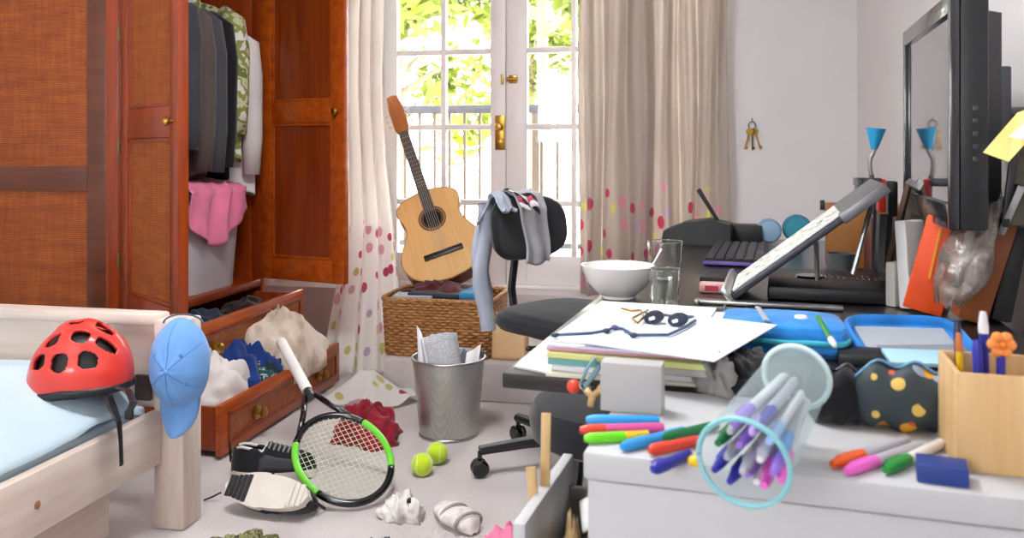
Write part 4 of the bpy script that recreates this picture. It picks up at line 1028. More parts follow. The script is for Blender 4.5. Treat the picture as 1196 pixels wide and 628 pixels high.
flat_pen(988, 550, 1075, 520, .0062, 'grey', 'hotpink', 'bright pink capped felt pen below the orange one')
flat_pen(1034, 549, 1100, 517, .0062, 'white', 'green', 'green capped felt pen left of the blue block')
bq = at(1101, 566, .65)
bm = BM(); box(bm, (0, .014, .009), (.045, .034, .018), None, .0015); solo('blue_eraser', bm, mat('eraser_blue', '1C3A86', .5), 'dark blue rectangular block on the white cabinet', 'eraser', loc=bq, rz=RZ5-.1)
# wooden pen pot, near right
wp = at(1166, 552, .65); wp = Vector((.312, .972, .6505))
pot = thing('pen_pot', 'square pale wooden pen pot at the right edge', 'pen pot', wp, RZ5)
M_pot = wood('pot_beech', 'D0A66E', 'E0BC88', .5, (18, 18, 1.4), 0)
bm = BM(); s, t, h = .052, .005, .098
box2(bm, (-s, -s, 0), (s, -s+t, h), .001); box2(bm, (-s, s-t, 0), (s, s, h), .001); box2(bm, (-s, -s+t, 0), (-s+t, s-t, h), .001); box2(bm, (s-t, -s+t, 0), (s, s-t, h), .001); box2(bm, (-s+t, -s+t, 0), (s-t, s-t, .005))
part('walls', bm, M_pot, pot)
PM = MW[pot.name]
def potpen(x, y, tx, ty, L, r, body, cap, label, **k): pen(PM @ Vector((x+tx, y+ty, .008+L)), PM @ Vector((x, y, .007)), r, P(body, PC[body]), cap, label, 'pens in the wooden pot', **k)
potpen(-.035, .0, -.006, .0, .12, .004, 'yellow', mat('pencil_tip', 'C8784A', .6), 'slim brown pencil at the left of the wooden pot', name='pencil', capf=.16)
potpen(-.022, -.02, -.006, .0, .118, .005, 'navy', P('navy', PC['navy']), 'dark blue pen standing in the wooden pot')
potpen(-.012, .01, -.004, .0, .142, .005, 'navy', P('white', PC['white']), 'white topped pen standing tallest in the wooden pot', capf=.16)
potpen(.02, .0, .006, .0, .115, .0045, 'white', P('grey', PC['grey']), 'grey pen at the right of the wooden pot')
potpen(-.03, .03, -.006, .006, .125, .0045, 'navy', P('navy2', '1A1E4A'), 'dark navy marker at the back of the wooden pot')
fp = thing('flower_pen', 'pen topped with an orange flower in the wooden pot', 'pen', PM @ Vector((-.006, -.022, .006)), 0, 'pens in the wooden pot')
bm = BM(); tube(bm, [(0, 0, 0), (.0, 0, .108)], .0045, 10); part('barrel', bm, P('navy', PC['navy']), fp)
for i in range(6):
    a = 2*PI*i/6; bm = BM(); ball(bm, (.008*math.cos(a), -.002, .117+.008*math.sin(a)), (.006, .005, .006), 2); part('petal', bm, P('orange2', 'F09040', .5), fp, sm=True)
bm = BM(); ball(bm, (0, -.004, .117), .0055, 2); part('flower_centre', bm, P('orange3', 'E87A28', .5), fp, sm=True)

def frosted(name):
    k = NT(name); tr = k.n('ShaderNodeBsdfTransparent'); tr.inputs['Color'].default_value = lin('F2FAFA')
    df = k.n('ShaderNodeBsdfTranslucent'); df.inputs['Color'].default_value = lin('E6F0F2'); k.b.inputs['Base Color'].default_value = lin('E2EEF0'); k.b.inputs['Roughness'].default_value = .2
    a = k.n('ShaderNodeMixShader'); a.inputs[0].default_value = .5; k.l(df.outputs[0], a.inputs[1]); k.l(k.b.outputs[0], a.inputs[2])
    b = k.n('ShaderNodeMixShader'); b.inputs[0].default_value = .24; k.l(tr.outputs[0], b.inputs[1]); k.l(a.outputs[0], b.inputs[2]); k.l(b.outputs[0], k.out.inputs['Surface'])
    return k.m
# clear tumbler on its side with pens
T0 = atd(868, 540, .765); T1 = atd(930, 440, .93); tv = T1-T0
M_clear = frosted('clear_plastic'); M_tealp = mat('teal_rim', '8CCAD2', .3, nz=None)
tb = thing('tumbler', 'clear plastic tumbler lying on its side full of pens', 'tumbler', M=frame_from(tv, (0, 0, 1), T0))
LTb = tv.length
bm = BM(); grid(bm, lambda u, v: Vector(((.041-.006*v)*math.cos(2*PI*u), (.041-.006*v)*math.sin(2*PI*u), LTb*v)), 40, 6, closeu=True); part('wall', bm, M_clear, tb, sm=True)
bm = BM(); tube(bm, [(.041*math.cos(2*PI*i/48), .041*math.sin(2*PI*i/48), 0) for i in range(49)], .0026, 8); part('rim', bm, M_tealp, tb, sm=True)
bm = BM(); tube(bm, [(.035*math.cos(2*PI*i/40), .035*math.sin(2*PI*i/40), LTb) for i in range(41)], .003, 8); part('base_ring', bm, mat('frosted_rim', 'CFE2E4', .4, nz=None), tb, sm=True)
bm = BM(); lathe(bm, [(0, LTb-.002), (.034, LTb-.002), (.034, LTb), (0, LTb)], 32); part('base', bm, M_clear, tb)
TM = MW[tb.name]
tp = [('white', 'purple', -.024, -.010, 'purple capped pen'), ('grey', 'navy', .016, -.026, 'dark blue capped pen'), ('white', 'white', -.004, -.030, 'white pen lowest'), ('white', 'hotpink', -.015, -.024, 'pink capped pen'), ('white', 'grey', .004, -.014, 'grey capped pen'), ('grey', 'blue', -.030, .004, 'sky blue capped pen'), ('white', 'grey', .022, -.010, 'long grey capped pen'), ('white', 'white', -.010, -.004, 'plain white pen'), ('white', 'purple', .010, .004, 'violet topped pen'), ('grey', 'dgreen', .029, .004, 'green capped pen'), ('white', 'blue2', -.020, .017, 'pale blue capped pen'), ('white', 'grey', .018, .016, 'short grey capped pen'), ('white', 'lilac', -.002, .018, 'lilac capped pen'), ('grey', 'navy', -.012, .028, 'topmost dark blue pen'), ('white', 'purple', .012, .027, 'topmost violet pen'), ('white', 'hotpink', -.030, -.016, 'leftmost pink pen'), ('grey', 'navy', .029, -.016, 'rightmost dark blue pen'), ('dgreen', 'purple', .002, -.020, 'green and violet pen')]
PC['lilac'] = 'C8A8E8'; PC['blue2'] = '9AC0EC'; PC['purple'] = 'A078DC'
rnd = random.Random(4)
for b_, c_, x, y, lab in tp:
    a = TM @ Vector((x, y, .004+rnd.uniform(0, .02))); b = TM @ Vector((x*.55+rnd.uniform(-.006, .006), y*.6-.006, LTb-.02-rnd.uniform(0, .03)))
    pen(a, b, .0054, P(b_, PC[b_]), P(c_, PC[c_]), lab+' lying inside the clear tumbler', 'pens in the clear tumbler', capf=.3)

# pencil pouches behind the tumbler
def flower_mat():
    k = NT('flower_print').set(.6); v = k.n('ShaderNodeTexVoronoi'); v.inputs['Scale'].default_value = 46; k.l(k.co(), v.inputs['Vector'])
    sp_ = k.n('ShaderNodeSeparateColor'); k.l(v.outputs['Color'], sp_.inputs[0])
    c = k.ramp(sp_.outputs[0], [(0, 'E09A2A'), (.35, 'C8502E'), (.55, 'D8B85A'), (.75, '8A98A8')], 'CONSTANT')
    f = k.math('MULTIPLY', k.math('LESS_THAN', v.outputs['Distance'], .42), k.math('LESS_THAN', sp_.outputs[1], .7))
    k.l(k.mix(f, '2E3A40', c), k.b.inputs['Base Color']); return k.m
def pouch(name, loc, L, W_, H_, m, label, rz=0, zipm=None):
    t = thing(name, label, 'pencil case', loc, rz)
    def f(u, v):
        a = 2*PI*u; e = max(.02, 1-abs(2*v-1)**4)**.5; n = 2.6; c, s = math.cos(a), math.sin(a); k_ = (abs(c)**n+abs(s)**n)**(-1/n)
        return Vector(((v-.5)*L, W_*k_*c*e, H_*.5*(1+k_*s*e)+.004*math.sin(v*17+a*2)))
    bm = BM(); grid(bm, f, 32, 24, closeu=True)
    for ring in (0, 24): pass
    part('body', bm, m, t, sm=True)
    bm = BM(); tube(bm, [f(.25, .04+.92*i/20)+Vector((0, -.004, .002)) for i in range(21)], .0035, 6, flat=.5); part('zip', bm, zipm or M_dsteel, t, sm=True)
    return t
pouch('flowered_pencil_case', at(1060, 511, .65)+Vector((0, .034, .0005)), .108, .03, .072, flower_mat(), 'dark pencil case with orange and yellow flower print', RZ5, mat('zip_blue', '5A8CB0', .5))
pouch('black_pencil_case', at(985, 505, .65)+Vector((0, .045, .0005)), .075, .03, .062, fabric('pouch_black', '202024'), 'plain black pencil case between tumbler and flowered case', RZ5+.1)

# ---- near end of the desk: stack of papers and folders
def slab(name, pts, z0, z1, m, label, cat, group=None, bev=0):
    bm = BM(); prism(bm, [(p.x, p.y) for p in pts], z0, z1); return solo(name, bm, m, label, cat, group, sm=False)
def quad(L, Bk, R, Fr, h): return [at(*q, h) for q in (L, Bk, R, Fr)]
def rect_stack(x0, y0, w, d, rz, z0, z1, m, name, label, cat, group='papers and folders stacked on the desk'):
    c = DM @ Vector((x0, y0, 0)); bm = BM(); box(bm, (w/2, d/2, (z1-z0)/2), (w, d, z1-z0), None, min(.0012, (z1-z0)*.2), 1)
    return solo(name, bm, m, label, cat, group, loc=(c.x, c.y, z0), rz=RZ5+rz)
rect_stack(.068, -.012, .215, .32, .02, .6533, .660, mat('folder_cream', 'E6E2CE', .6), 'cream_folder', 'cream folder at the bottom of the paper stack', 'folder')
rect_stack(.075, -.005, .21, .31, -.03, .6605, .669, mat('folder_white', 'E4E4E6', .6), 'white_folder', 'white folder above the cream folder in the stack', 'folder')
rect_stack(.07, -.008, .10, .30, .01, .6695, .679, mat('folder_teal', '6FB0AC', .5), 'teal_notebook', 'teal notebook at the left side of the paper stack', 'notebook')
rect_stack(.175, -.015, .12, .30, -.02, .6695, .679, mat('folder_grey', 'B8B6B4', .6), 'grey_notebook', 'grey notebook in the right side of the paper stack', 'notebook')
rect_stack(.07, -.012, .22, .32, -.04, .6795, .688, mat('folder_lime', 'D8DC8C', .5), 'yellow_green_folder', 'yellow green folder under the white papers', 'folder')
rect_stack(.068, -.006, .21, .31, .01, .6885, .694, mat('folder_pink', 'E8A8BE', .6), 'pink_folder', 'pink folder just under the top papers', 'folder')
rect_stack(.07, -.01, .215, .32, -.03, .6945, .699, mat('paper_lavender', 'DCD8EC', .8), 'lavender_paper', 'lavender tinted paper pad under the top white sheets', 'paper')
rect_stack(.068, .0, .20, .33, -.03, .6995, .702, M_paper, 'white_paper', 'large white paper on top, under the blue cord', 'paper')
rect_stack(.12, -.01, .19, .27, -.28, .7025, .704, mat('paper_blueish', 'E6E9F4', .8), 'white_paper', 'bluish white sheet turned toward the glass', 'paper')
slab('grey_paper', [at(*q, .652) for q in ((600, 428), (640, 394), (662, 398), (652, 438))], .6505, .653, mat('paper_grey', 'D0CECE', .8), 'grey sheet poking out left of the paper stack', 'paper', 'papers and folders stacked on the desk')
# cord and beads
bm = BM(); pts = [at(648, 391, .708), at(690, 389, .708), at(708, 386, .708), at(718, 382, .708), at(728, 384, .708), at(740, 391, .708), at(780, 391, .708), at(800, 382, .708), at(812, 374, .708)]
tube(bm, pts, .0025, 6); cd = thing('beaded_cord', 'dark blue beaded cord lying across the white papers', 'cord', pts[0]); part('cord', bm, mat('cord_blue', '3A5A7A', .6), cd, True, sm=True)
for i, p in enumerate((pts[0], pts[2], pts[3], pts[5])):
    bm = BM(); ball(bm, p, (.006, .006, .004), 2); part('bead', bm, mat('bead_purple' if i == 2 else 'bead_dark', '6A4A8A' if i == 2 else '2A3A4E', .4), cd, True, sm=True)
# gold necklace and sunglasses
bm = BM(); tube(bm, [at(x, y, .711) for x, y in ((726, 360), (738, 363), (748, 362), (752, 370), (745, 377), (738, 372), (749, 366), (757, 362))], .002, 6); solo('gold_bracelet', bm, mat('gold', 'A8823A', .3, 1), 'gold bracelet tangled on the papers beside the bowl', 'bracelet', sm=True)
sg = thing('sunglasses', 'dark folded sunglasses on the papers beside the glass', 'glasses', at(778, 378, .705), -.3)
for s_ in (-1, 1):
    bm = BM(); lathe(bm, [(0, .0), (.013, .0), (.016, .002), (.013, .004), (0, .004)], 20, Matrix.Translation((s_*.019, 0, .007)) @ Matrix.Rotation(math.radians(32), 4, 'X')); part('lens', bm, mat('lens_dark', '2A3040', .1, nz=None), sg)
    bm = BM(); tube(bm, [(s_*.034, .004, .012), (s_*.032, .035, .008), (-s_*.006, .048+.006*s_, .004)], .002, 6); part('temple', bm, mat('frame_blue', '34465E', .3), sg, sm=True)
bm = BM(); tube(bm, [(-.006, .004, .012), (.006, .004, .012)], .002, 6); part('bridge', bm, mat('frame_blue', '34465E', .3), sg)
# key ring with red ball hanging over the near desk edge
kr = thing('key_charm', 'key ring with red ball and blue ribbon at the desk edge', 'key ring', atd(672, 452, 1.17))
bm = BM(); ball(bm, atd(670, 451, 1.165), .0095, 3); part('red_ball', bm, P('red', PC['red']), kr, True, sm=True)
bm = BM(); tube(bm, [atd(x, y, 1.16) for x, y in ((678, 448), (686, 430), (694, 418), (700, 428), (692, 440), (684, 450), (690, 460))], .0045, 6, flat=.5); part('ribbon', bm, mat('ribbon_teal', '7AA8B4', .6), kr, True, sm=True)
bm = BM(); tube(bm, [atd(x, y, 1.15) for x, y in ((684, 455), (692, 462), (702, 455))], .005, 6); tube(bm, [atd(x, y, 1.15) for x, y in ((700, 450), (712, 462), (722, 474))], .0055, 6); tube(bm, [atd(692, 462, 1.15), atd(690, 474, 1.15)], .005, 6); part('wooden_figure', bm, M_stick, kr, True, sm=True, label='small pale wooden figure')
bm = BM(); tube(bm, [atd(x, y, 1.16) for x, y in ((676, 450), (682, 456), (690, 452), (684, 446), (676, 450))], .0015, 6); part('ring', bm, M_steel, kr, True, sm=True)
# grey box standing behind the pens
p = at(735, 487, .65)
bm = BM(); box(bm, (0, .02, .03), (.075, .03, .06), None, .002); solo('tissue_pack', bm, mat('pack_grey', 'B9B6B4', .6), 'pale grey packet standing behind the pens on the cabinet', 'packet', loc=p+Vector((0, .01, 0)), rz=RZ5)
# dark bag between stack and blue case
pile('black_bag', DM @ Vector((.335, .05, .6505)), .065, .075, .045, fabric('bag_black', '1E1E20', big=(20, .35)), 'crumpled black cloth bag between papers and blue case', 15.4, 70, rz=.2, cat='bag')
pile('grey_cloth', DM @ Vector((.30, .0, .6505)), .03, .03, .045, mat('cloth_grey2', '8A8684', .9), 'small grey cloth on the black bag beside the papers', 16.1, 80)
# ---- bowl, glasses
bw_ = at(722, 347, .6515)
bo = thing('bowl', 'white china bowl near the front edge of the desk', 'bowl', bw_)
bm = BM(); lathe(bm, [(0, .004), (.03, .004), (.033, 0), (.037, 0), (.037, .006), (.052, .016), (.068, .036), (.077, .058), (.080, .070), (.077, .0705), (.072, .058), (.062, .036), (.045, .018), (.0, .012)], 48); part('body', bm, mat('china_white', 'EEEAE6', .15, nz=None, coat=.4), bo)
sn = thing('spoon', 'spoon with white handle resting in the white bowl', 'spoon', bw_+Vector((.02, 0, .015)))
bm = BM(); tube(bm, [(.0, -.01, .008), (.03, -.005, .03), (.058, .0, .065), (.072, .0, .092)], [.004, .003, .003, .005], 8, flat=.5); part('handle', bm, M_paper, sn, sm=True)
bm = BM(); ball(bm, (-.012, -.012, .004), (.02, .014, .004), 2); part('spoon_bowl', bm, M_steel, sn, sm=True)
kk = NT('tumbler_glass').set(.02, trans=1.0, ior=1.45); kk.b.inputs['Base Color'].default_value = (.95, .98, .97, 1); M_tglass = kk.m
def tumbler(loc, r0, r1, h, label):
    t = thing('drinking_glass', label, 'glass', loc, 0, 'drinking glasses on the desk')
    bm = BM(); lathe(bm, [(0, 0), (r0, 0), (r1, h), (r1-.002, h), (r0-.002, .008), (0, .008)], 36); part('wall', bm, M_tglass, t)
    bm = BM(); tube(bm, [((r1-.001)*math.cos(2*PI*i/36), (r1-.001)*math.sin(2*PI*i/36), h) for i in range(37)], .0014, 6); part('lip', bm, M_tglass, t, sm=True)
    return t
tumbler(at(776, 357, .651), .029, .032, .075, 'clear drinking glass in front, next to the bowl')
tumbler(at(777, 325, .651), .038, .044, .092, 'clear drinking glass standing behind the other glass')

# ---- keyboard
kb0 = at(862, 296, .66); KM = Matrix.Translation((kb0.x, kb0.y, .651)) @ Matrix.Rotation(RZ5, 4, 'Z')
kb = thing('keyboard', 'black computer keyboard lying lengthwise on the desk', 'keyboard', M=KM)
KL, KW = .46, .165
bm = BM(); box2(bm, (-KW/2, -KL/2, 0), (KW/2, KL/2, .016), .004); part('case', bm, M_black, kb)
bm = BM(); box2(bm, (-KW/2-.001, -KL/2-.002, .003), (KW/2+.001, -KL/2+.002, .012), .001); part('edge_trim', bm, mat('trim_purple', '6A5AB0', .4), kb, label='violet front edge')
key = None
for r in range(6):
    for c in range(21):
        if c in (15, 17) and r != 4: pass
        x = -KW/2+.016+r*.0265; y = -KL/2+.016+c*.0214
        if r == 5 and 5 <= c <= 9: continue
        if key is None:
            bm = BM(); box2(bm, (-.0115, -.0092, .016), (.0115, .0092, .0225), .002, 1); key = part('key', bm, mat('key_black', '2E2A34', .4), kb); key.location = (x, y, 0)
        else:
            o = bpy.data.objects.new('key', key.data); COL.objects.link(o); o.parent = kb; o.location = (x, y, 0)
bm = BM(); box2(bm, (-.0115, -.05, .016), (.0115, .05, .0225), .002, 1); sk_ = part('space_bar', bm, mat('key_black', '2E2A34', .4), kb); sk_.location = (-KW/2+.016+5*.0265, -KL/2+.016+7*.0214, 0)

# ---- far end of the desk
rt = thing('modem', 'black sloped modem with raised antenna at the far desk end', 'modem', at(812, 284, .651), RZ5)
bm = BM(); prism(bm, [(-.11, 0), (.12, 0), (.12, .07), (.05, .085), (-.03, .075), (-.10, .045)], -.06, .06, Matrix.Rotation(PI/2, 4, 'X')); part('body', bm, M_black, rt)
bm = BM(); tube(bm, [(.075, 0, .08), (.01, 0, .185)], [.006, .008], 10); part('antenna', bm, M_black, rt)
tt = at(817, 279, .651)
tb2 = thing('red_tub', 'red lidded white tub in front of the black modem', 'tub', tt+Vector((0, -.02, 0)))
bm = BM(); lathe(bm, [(0, 0), (.032, 0), (.034, .022), (0, .022)], 24); part('body', bm, M_paper, tb2)
bm = BM(); lathe(bm, [(0, .055), (.03, .055), (.036, .05), (.036, .022), (0, .022)], 24); part('lid', bm, mat('lid_red', '9E1E22', .4), tb2)
bm = BM(); box(bm, (0, 0, .03), (.13, .1, .06), None, .006); solo('black_box', bm, M_black, 'black box between the modem and the blue speakers', 'box', loc=at(868, 282, .651), rz=RZ5)
for px, py, r, c, c2, lab in ((898, 283, .041, '7A9AB8', '8FB0CC', 'pale blue round speaker standing on the desk'), (931, 283, .048, '2A7A8C', '2E8CA0', 'teal round speaker beside the pale blue one')):
    t = thing('round_speaker', lab, 'speaker', at(px, py, .651), RZ5+.15, 'round speakers at the back of the desk')
    m_ = Matrix.Translation((0, 0, r)) @ Matrix.Rotation(PI/2, 4, 'X')
    bm = BM(); lathe(bm, [(0, -.025), (r*.8, -.025), (r, -.015), (r, .012), (r*.9, .018), (0, .018)], 32, m_); part('body', bm, mat('spk_'+c, c, .4), t)
    bm = BM(); lathe(bm, [(0, .024), (r*.5, .022), (r*.82, .0185), (0, .0185)], 32, m_); part('cover', bm, mat('spk_'+c2, c2, .5), t)
# notebook and packet by the keyboard
bm = BM(); box(bm, (0, 0, .006), (.10, .13, .012), None, .002); solo('black_notebook', bm, M_black, 'black notebook lying between keyboard and reading stand', 'notebook', loc=at(848, 326, .651), rz=RZ5-.15)
pk = thing('snack_packet', 'small red and white packet beside the reading stand', 'packet', at(832, 341, .651), RZ5)
bm = BM(); box(bm, (0, 0, .011), (.055, .035, .022), None, .004); part('body', bm, mat('packet_pink', 'D8A8A8', .4), pk); bm = BM(); box(bm, (0, -.018, .011), (.03, .002, .012)); part('label_patch', bm, mat('packet_red', 'B83A48', .4), pk)

# ---- reading stand with tilted board
s0 = atd(852, 346, 1.78); s1 = atd(1018, 222, 1.78)
bx = (s1-s0); bL = bx.length; bxn = bx.normalized(); byn = Vector((math.sin(-RZ5), math.cos(RZ5), 0)); bxn = (bxn-byn*bxn.dot(byn)).normalized(); bzn = bxn.cross(byn)
SM = Matrix((bxn, byn, bzn)).transposed().to_4x4(); SM.translation = s0
rs = thing('reading_stand', 'tilted reading stand with silver ledge facing the chair', 'book stand', M=SM)
bm = BM(); box2(bm, (0, 0, -.012), (bL, .27, 0), .003); part('board', bm, mat('stand_dark', '2A2A34', .45), rs)
bm = BM(); box2(bm, (bL*.74, -.004, -.016), (bL+.012, .274, .006), .003); part('top_clamp', bm, mat('stand_grey', '7E7E82', .4, .6), rs)
bm = BM(); box2(bm, (-.006, -.02, -.012), (.006, .29, .022), .002); part('ledge', bm, M_steel, rs)
SMi = SM
def foot(px, py, px2, py2, d): 
    bm = BM(); tube(bm, [atd(px, py, d), atd(px2, py2, d)], .0055, 8); return bm
part('strut', foot(953, 282, 955, 336, 1.9), M_steel, rs, True); part('strut', foot(1020, 232, 996, 320, 1.86), M_steel, rs, True)
bm = BM(); box2(bm, (.01, -.02, 0), (.30, .004, .008), .002); bm.transform(Matrix.Translation(at(806, 352, .652)) @ Matrix.Rotation(RZ5, 4, 'Z')); part('front_bar', bm, M_steel, rs, True)
mg = thing('magazine', 'white magazine resting on the tilted reading stand', 'magazine', M=SM)
bm = BM(); box2(bm, (.01, .02, .001), (bL*.80, .25, .006), .001); part('pages', bm, M_paper, mg)
bm = BM(); box2(bm, (.02, .03, .0062), (bL*.76, .13, .0066)); part('printed_page', bm, multi('page_print', [(0, 'C8C4B8'), (.45, 'E4E2DC'), (.55, '8A8E80'), (.62, 'DAD8D2')], 26), mg)
bm = BM(); box2(bm, (.02, .14, .0062), (bL*.76, .24, .0066)); part('printed_page', bm, multi('page_print2', [(0, 'E4E2DC'), (.5, 'B8B4A8'), (.6, 'EAE8E4')], 30), mg)
# flat black device under the stand
fd = thing('black_device', 'flat black device with vents lying under the reading stand', 'device', at(975, 345, .651), RZ5)
bm = BM(); box2(bm, (-.14, -.10, 0), (.14, .20, .03), .006); part('case', bm, M_black, fd)
for i in range(14):
    bm = BM(); box2(bm, (-.07+i*.013, .04, .0295), (-.064+i*.013, .11, .032), .001); part('vent_slat', bm, M_blackg, fd)
bm = BM(); lathe(bm, [(0, .0355), (.03, .0345), (.034, .03), (0, .03)], 28, Matrix.Translation((-.05, .06, 0))); part('round_pad', bm, M_blackg, fd)

# ---- cables and highlighter
for i, pts in enumerate((((816, 352), (812, 366), (820, 380), (836, 374), (850, 362)), ((846, 356), (850, 372), (858, 384), (848, 396)), ((872, 358), (876, 370), (862, 380), (826, 386), (800, 392)))):
    bm = BM(); P3 = [at(x, y, .656+.006*(j % 2)) for j, (x, y) in enumerate(pts)]
    f = drape(P3); tube(bm, [f(q/20) for q in range(21)], .0028, 6)
    solo('cable', bm, M_black, ('black cable looping from the stand ledge', 'black cable dropping behind the blue pencil case', 'long black cable running toward the papers')[i], 'cable', 'black cables on the desk', sm=True)
hg = thing('correction_roller', 'yellow green tape roller with white cap beside blue case', 'roller', at(838, 394, .651), .2)
bm = BM(); box(bm, (.0, 0, .012), (.034, .02, .024), None, .006); part('body', bm, mat('lime_yellow', 'C8DC2A', .4), hg)
bm = BM(); box(bm, (-.016, -.006, .008), (.014, .02, .016), None, .003); part('cap', bm, M_paper, hg)

# ---- blue pencil case, open
pc = at(918, 418, .651)
bc = thing('pencil_case', 'bright blue open pencil case on the desk', 'pencil case', pc+Vector((0, .075, 0)), RZ5+.06)
M_bcase = fabric('case_blue', '2E86D6', big=(16, .25)); M_cyan = fabric('case_cyan', '3AAFC4')
def caseb(u, v):
    a = 2*PI*u; n = 5; c, s = math.cos(a), math.sin(a); k_ = (abs(c)**n+abs(s)**n)**(-1/n)
    prof = [(0, 0), (.9, 0), (1, .010), (1.0, .036), (.95, .046), (.5, .052), (0, .054)]
    t = v*(len(prof)-1); i = min(int(t), len(prof)-2); q = t-i
    r = prof[i][0]+(prof[i+1][0]-prof[i][0])*q; z = prof[i][1]+(prof[i+1][1]-prof[i][1])*q
    x = .098*r*k_*c; y = .078*r*k_*s
    return Vector((x, y, z+.003*nz((x, y, z), 30, 4)))
bm = BM(); grid(bm, caseb, 48, 24, closeu=True); part('body', bm, M_bcase, bc, sm=True)
bm = BM(); tube(bm, [caseb(i/48, .48)+Vector((0, 0, -.008)) for i in range(49)], .005, 6); part('zip', bm, M_cyan, bc, sm=True)
bm = BM(); lathe(bm, [(0, .006), (.009, .005), (.011, 0)], 16, Matrix.Translation((.028, -.028, .0525))); part('badge', bm, M_paper, bc)
bm = BM(); tube(bm, [(-.035, .05, .054), (-.025, -.06, .053)], .005, 6, flat=.4); part('seam_band', bm, mat('band_grey', 'A8B0B0', .6), bc)
LM = Matrix.Translation((.195, .015, .004)) @ Matrix.Rotation(math.radians(7), 4, 'Z') @ Matrix.Rotation(math.radians(14), 4, 'X')
def lidf(u, v):
    a = 2*PI*u; n = 5; c, s = math.cos(a), math.sin(a); k_ = (abs(c)**n+abs(s)**n)**(-1/n)
    prof = [(0, .0), (.96, .0), (1, .008), (1, .02), (.95, .024), (.91, .018), (.89, .008), (0, .007)]
    t = v*(len(prof)-1); i = min(int(t), len(prof)-2); q = t-i
    r = prof[i][0]+(prof[i+1][0]-prof[i][0])*q; z = prof[i][1]+(prof[i+1][1]-prof[i][1])*q
    return LM @ Vector((.09*r*k_*c, .08*r*k_*s, z))
bm = BM(); grid(bm, lidf, 48, 28, closeu=True); ld = part('lid', bm, M_bcase, bc, sm=True)
bm = BM(); box(bm, (0, 0, .0085), (.14, .12, .003), LM, .003); part('lining', bm, mat('lining_grey', 'A4A8AE', .8), ld)
bm = BM(); box(bm, (.01, -.02, .0115), (.13, .02, .004), LM @ Matrix.Rotation(.08, 4, 'Z'), .001); part('pocket', bm, mat('pocket_grey', '7E868E', .8), ld)
pen(at(975, 404, .711), at(955, 370, .711), .0045, P('green', '2AA84A'), P('white', PC['white']), 'green pen lying across the blue pencil case', 'pens on the desk', capf=.2)
bm = BM(); box(bm, (0, 0, .003), (.095, .05, .006), Matrix.Rotation(math.radians(10), 4, 'X'), .001); solo('blue_card', bm, mat('card_blue', 'A8D0E4', .6), 'pale blue card in front of the open case lid', 'card', loc=at(1075, 420, .668), rz=.05)
bm = BM(); box(bm, (0, 0, .009), (.15, .06, .018), None, .004); solo('dark_wallet', bm, M_black, 'black wallet under the pale blue card', 'wallet', loc=at(1040, 425, .651), rz=RZ5)

# ---- wall screen
TF = Vector((.49, 2.149, 0)); TN = Vector((.447, 1.614, 0)); td = (TF-TN); TL = td.length; ta = math.atan2(td.y, td.x)
TMx = Matrix.Translation((TN.x, TN.y, .83)) @ Matrix.Rotation(ta, 4, 'Z')     # local x = near to far, local y = toward the room
tv_ = thing('television', 'black flat television on a bracket by the right wall', 'television', M=TMx)
TH = .415
bm = BM(); box2(bm, (0, -.05, 0), (TL, -.004, TH), .006); part('housing', bm, M_black, tv_)
bm = BM()
for a, b in (((0, -.004, 0), (.02, .012, TH)), ((TL-.02, -.004, 0), (TL, .012, TH)), ((.02, -.004, 0), (TL-.02, .012, .045)), ((.02, -.004, TH-.035), (TL-.02, .012, TH))): box2(bm, a, b, .003)
part('bezel', bm, mat('bezel_black', '26262A', .25, nz=None, coat=.4), tv_)
def scr():
    k = NT('screen_glass').set(.05, spec=.9, coat=1.0); k.b.inputs['Base Color'].default_value = lin('2A2C30'); k.b.inputs['Coat Roughness'].default_value = .03; return k.m
bm = BM(); box2(bm, (.02, -.004, .045), (TL-.02, .004, TH-.035)); part('screen', bm, scr(), tv_)
bm = BM(); prism(bm, [(.03, -.05), (.07, -.085), (TL-.07, -.085), (TL-.03, -.05)], .02, TH-.03); part('rear_shell', bm, M_black, tv_)
for i in range(5):
    bm = BM(); box2(bm, (-.002, -.032, .12+i*.022), (.002, -.024, .128+i*.022), .001); part('button', bm, M_dsteel, tv_)
bm = BM(); box2(bm, (TL*.35, -.13, .12), (TL*.65, -.085, .3), .004); tube(bm, [(TL*.5, -.13, .21), (TL*.5, -.20, .21)], .015, 8); part('bracket', bm, M_dsteel, tv_)

# ---- clutter between stand and screen
# desk lamp
lp = atd(1022, 212, 2.1)
lm = thing('desk_lamp', 'small clip lamp with blue cone shade and grey gooseneck', 'lamp', (lp.x, lp.y, .651))
bz = .651
def L3(px, py): return atd(px, py, 2.1)-Vector((lp.x, lp.y, bz))
bm = BM(); tube(bm, [Vector((.01, .05, 0)), Vector((.01, .05, .14)), L3(1018, 205)], .006, 8); part('stem', bm, M_dsteel, lm, sm=True)
bm = BM(); f = drape([L3(1018, 206), L3(1016, 196), L3(1016, 186), L3(1020, 178), L3(1022, 172)]); tube(bm, [f(i/16) for i in range(17)], .0055, 8); part('gooseneck', bm, mat('neck_grey', '9A9698', .4, .6), lm, sm=True)
c0 = L3(1021, 174); c1 = L3(1023, 150)
bm = BM(); lathe(bm, [(0, 0), (.008, 0), (.024, (c1-c0).length), (.022, (c1-c0).length), (0, .006)], 24, frame_from((c1-c0)+Vector((.0, 0, 0)), (0, 1, 0), c0)); part('shade', bm, mat('lamp_blue', '2C9ED2', .35, nz=None), lm, label='bright blue cone lamp shade')
bm = BM(); lathe(bm, [(0, 0), (.05, 0), (.05, .012), (.01, .02), (0, .02)], 24, Matrix.Translation((.01, .05, 0))); part('base', bm, M_dsteel, lm)
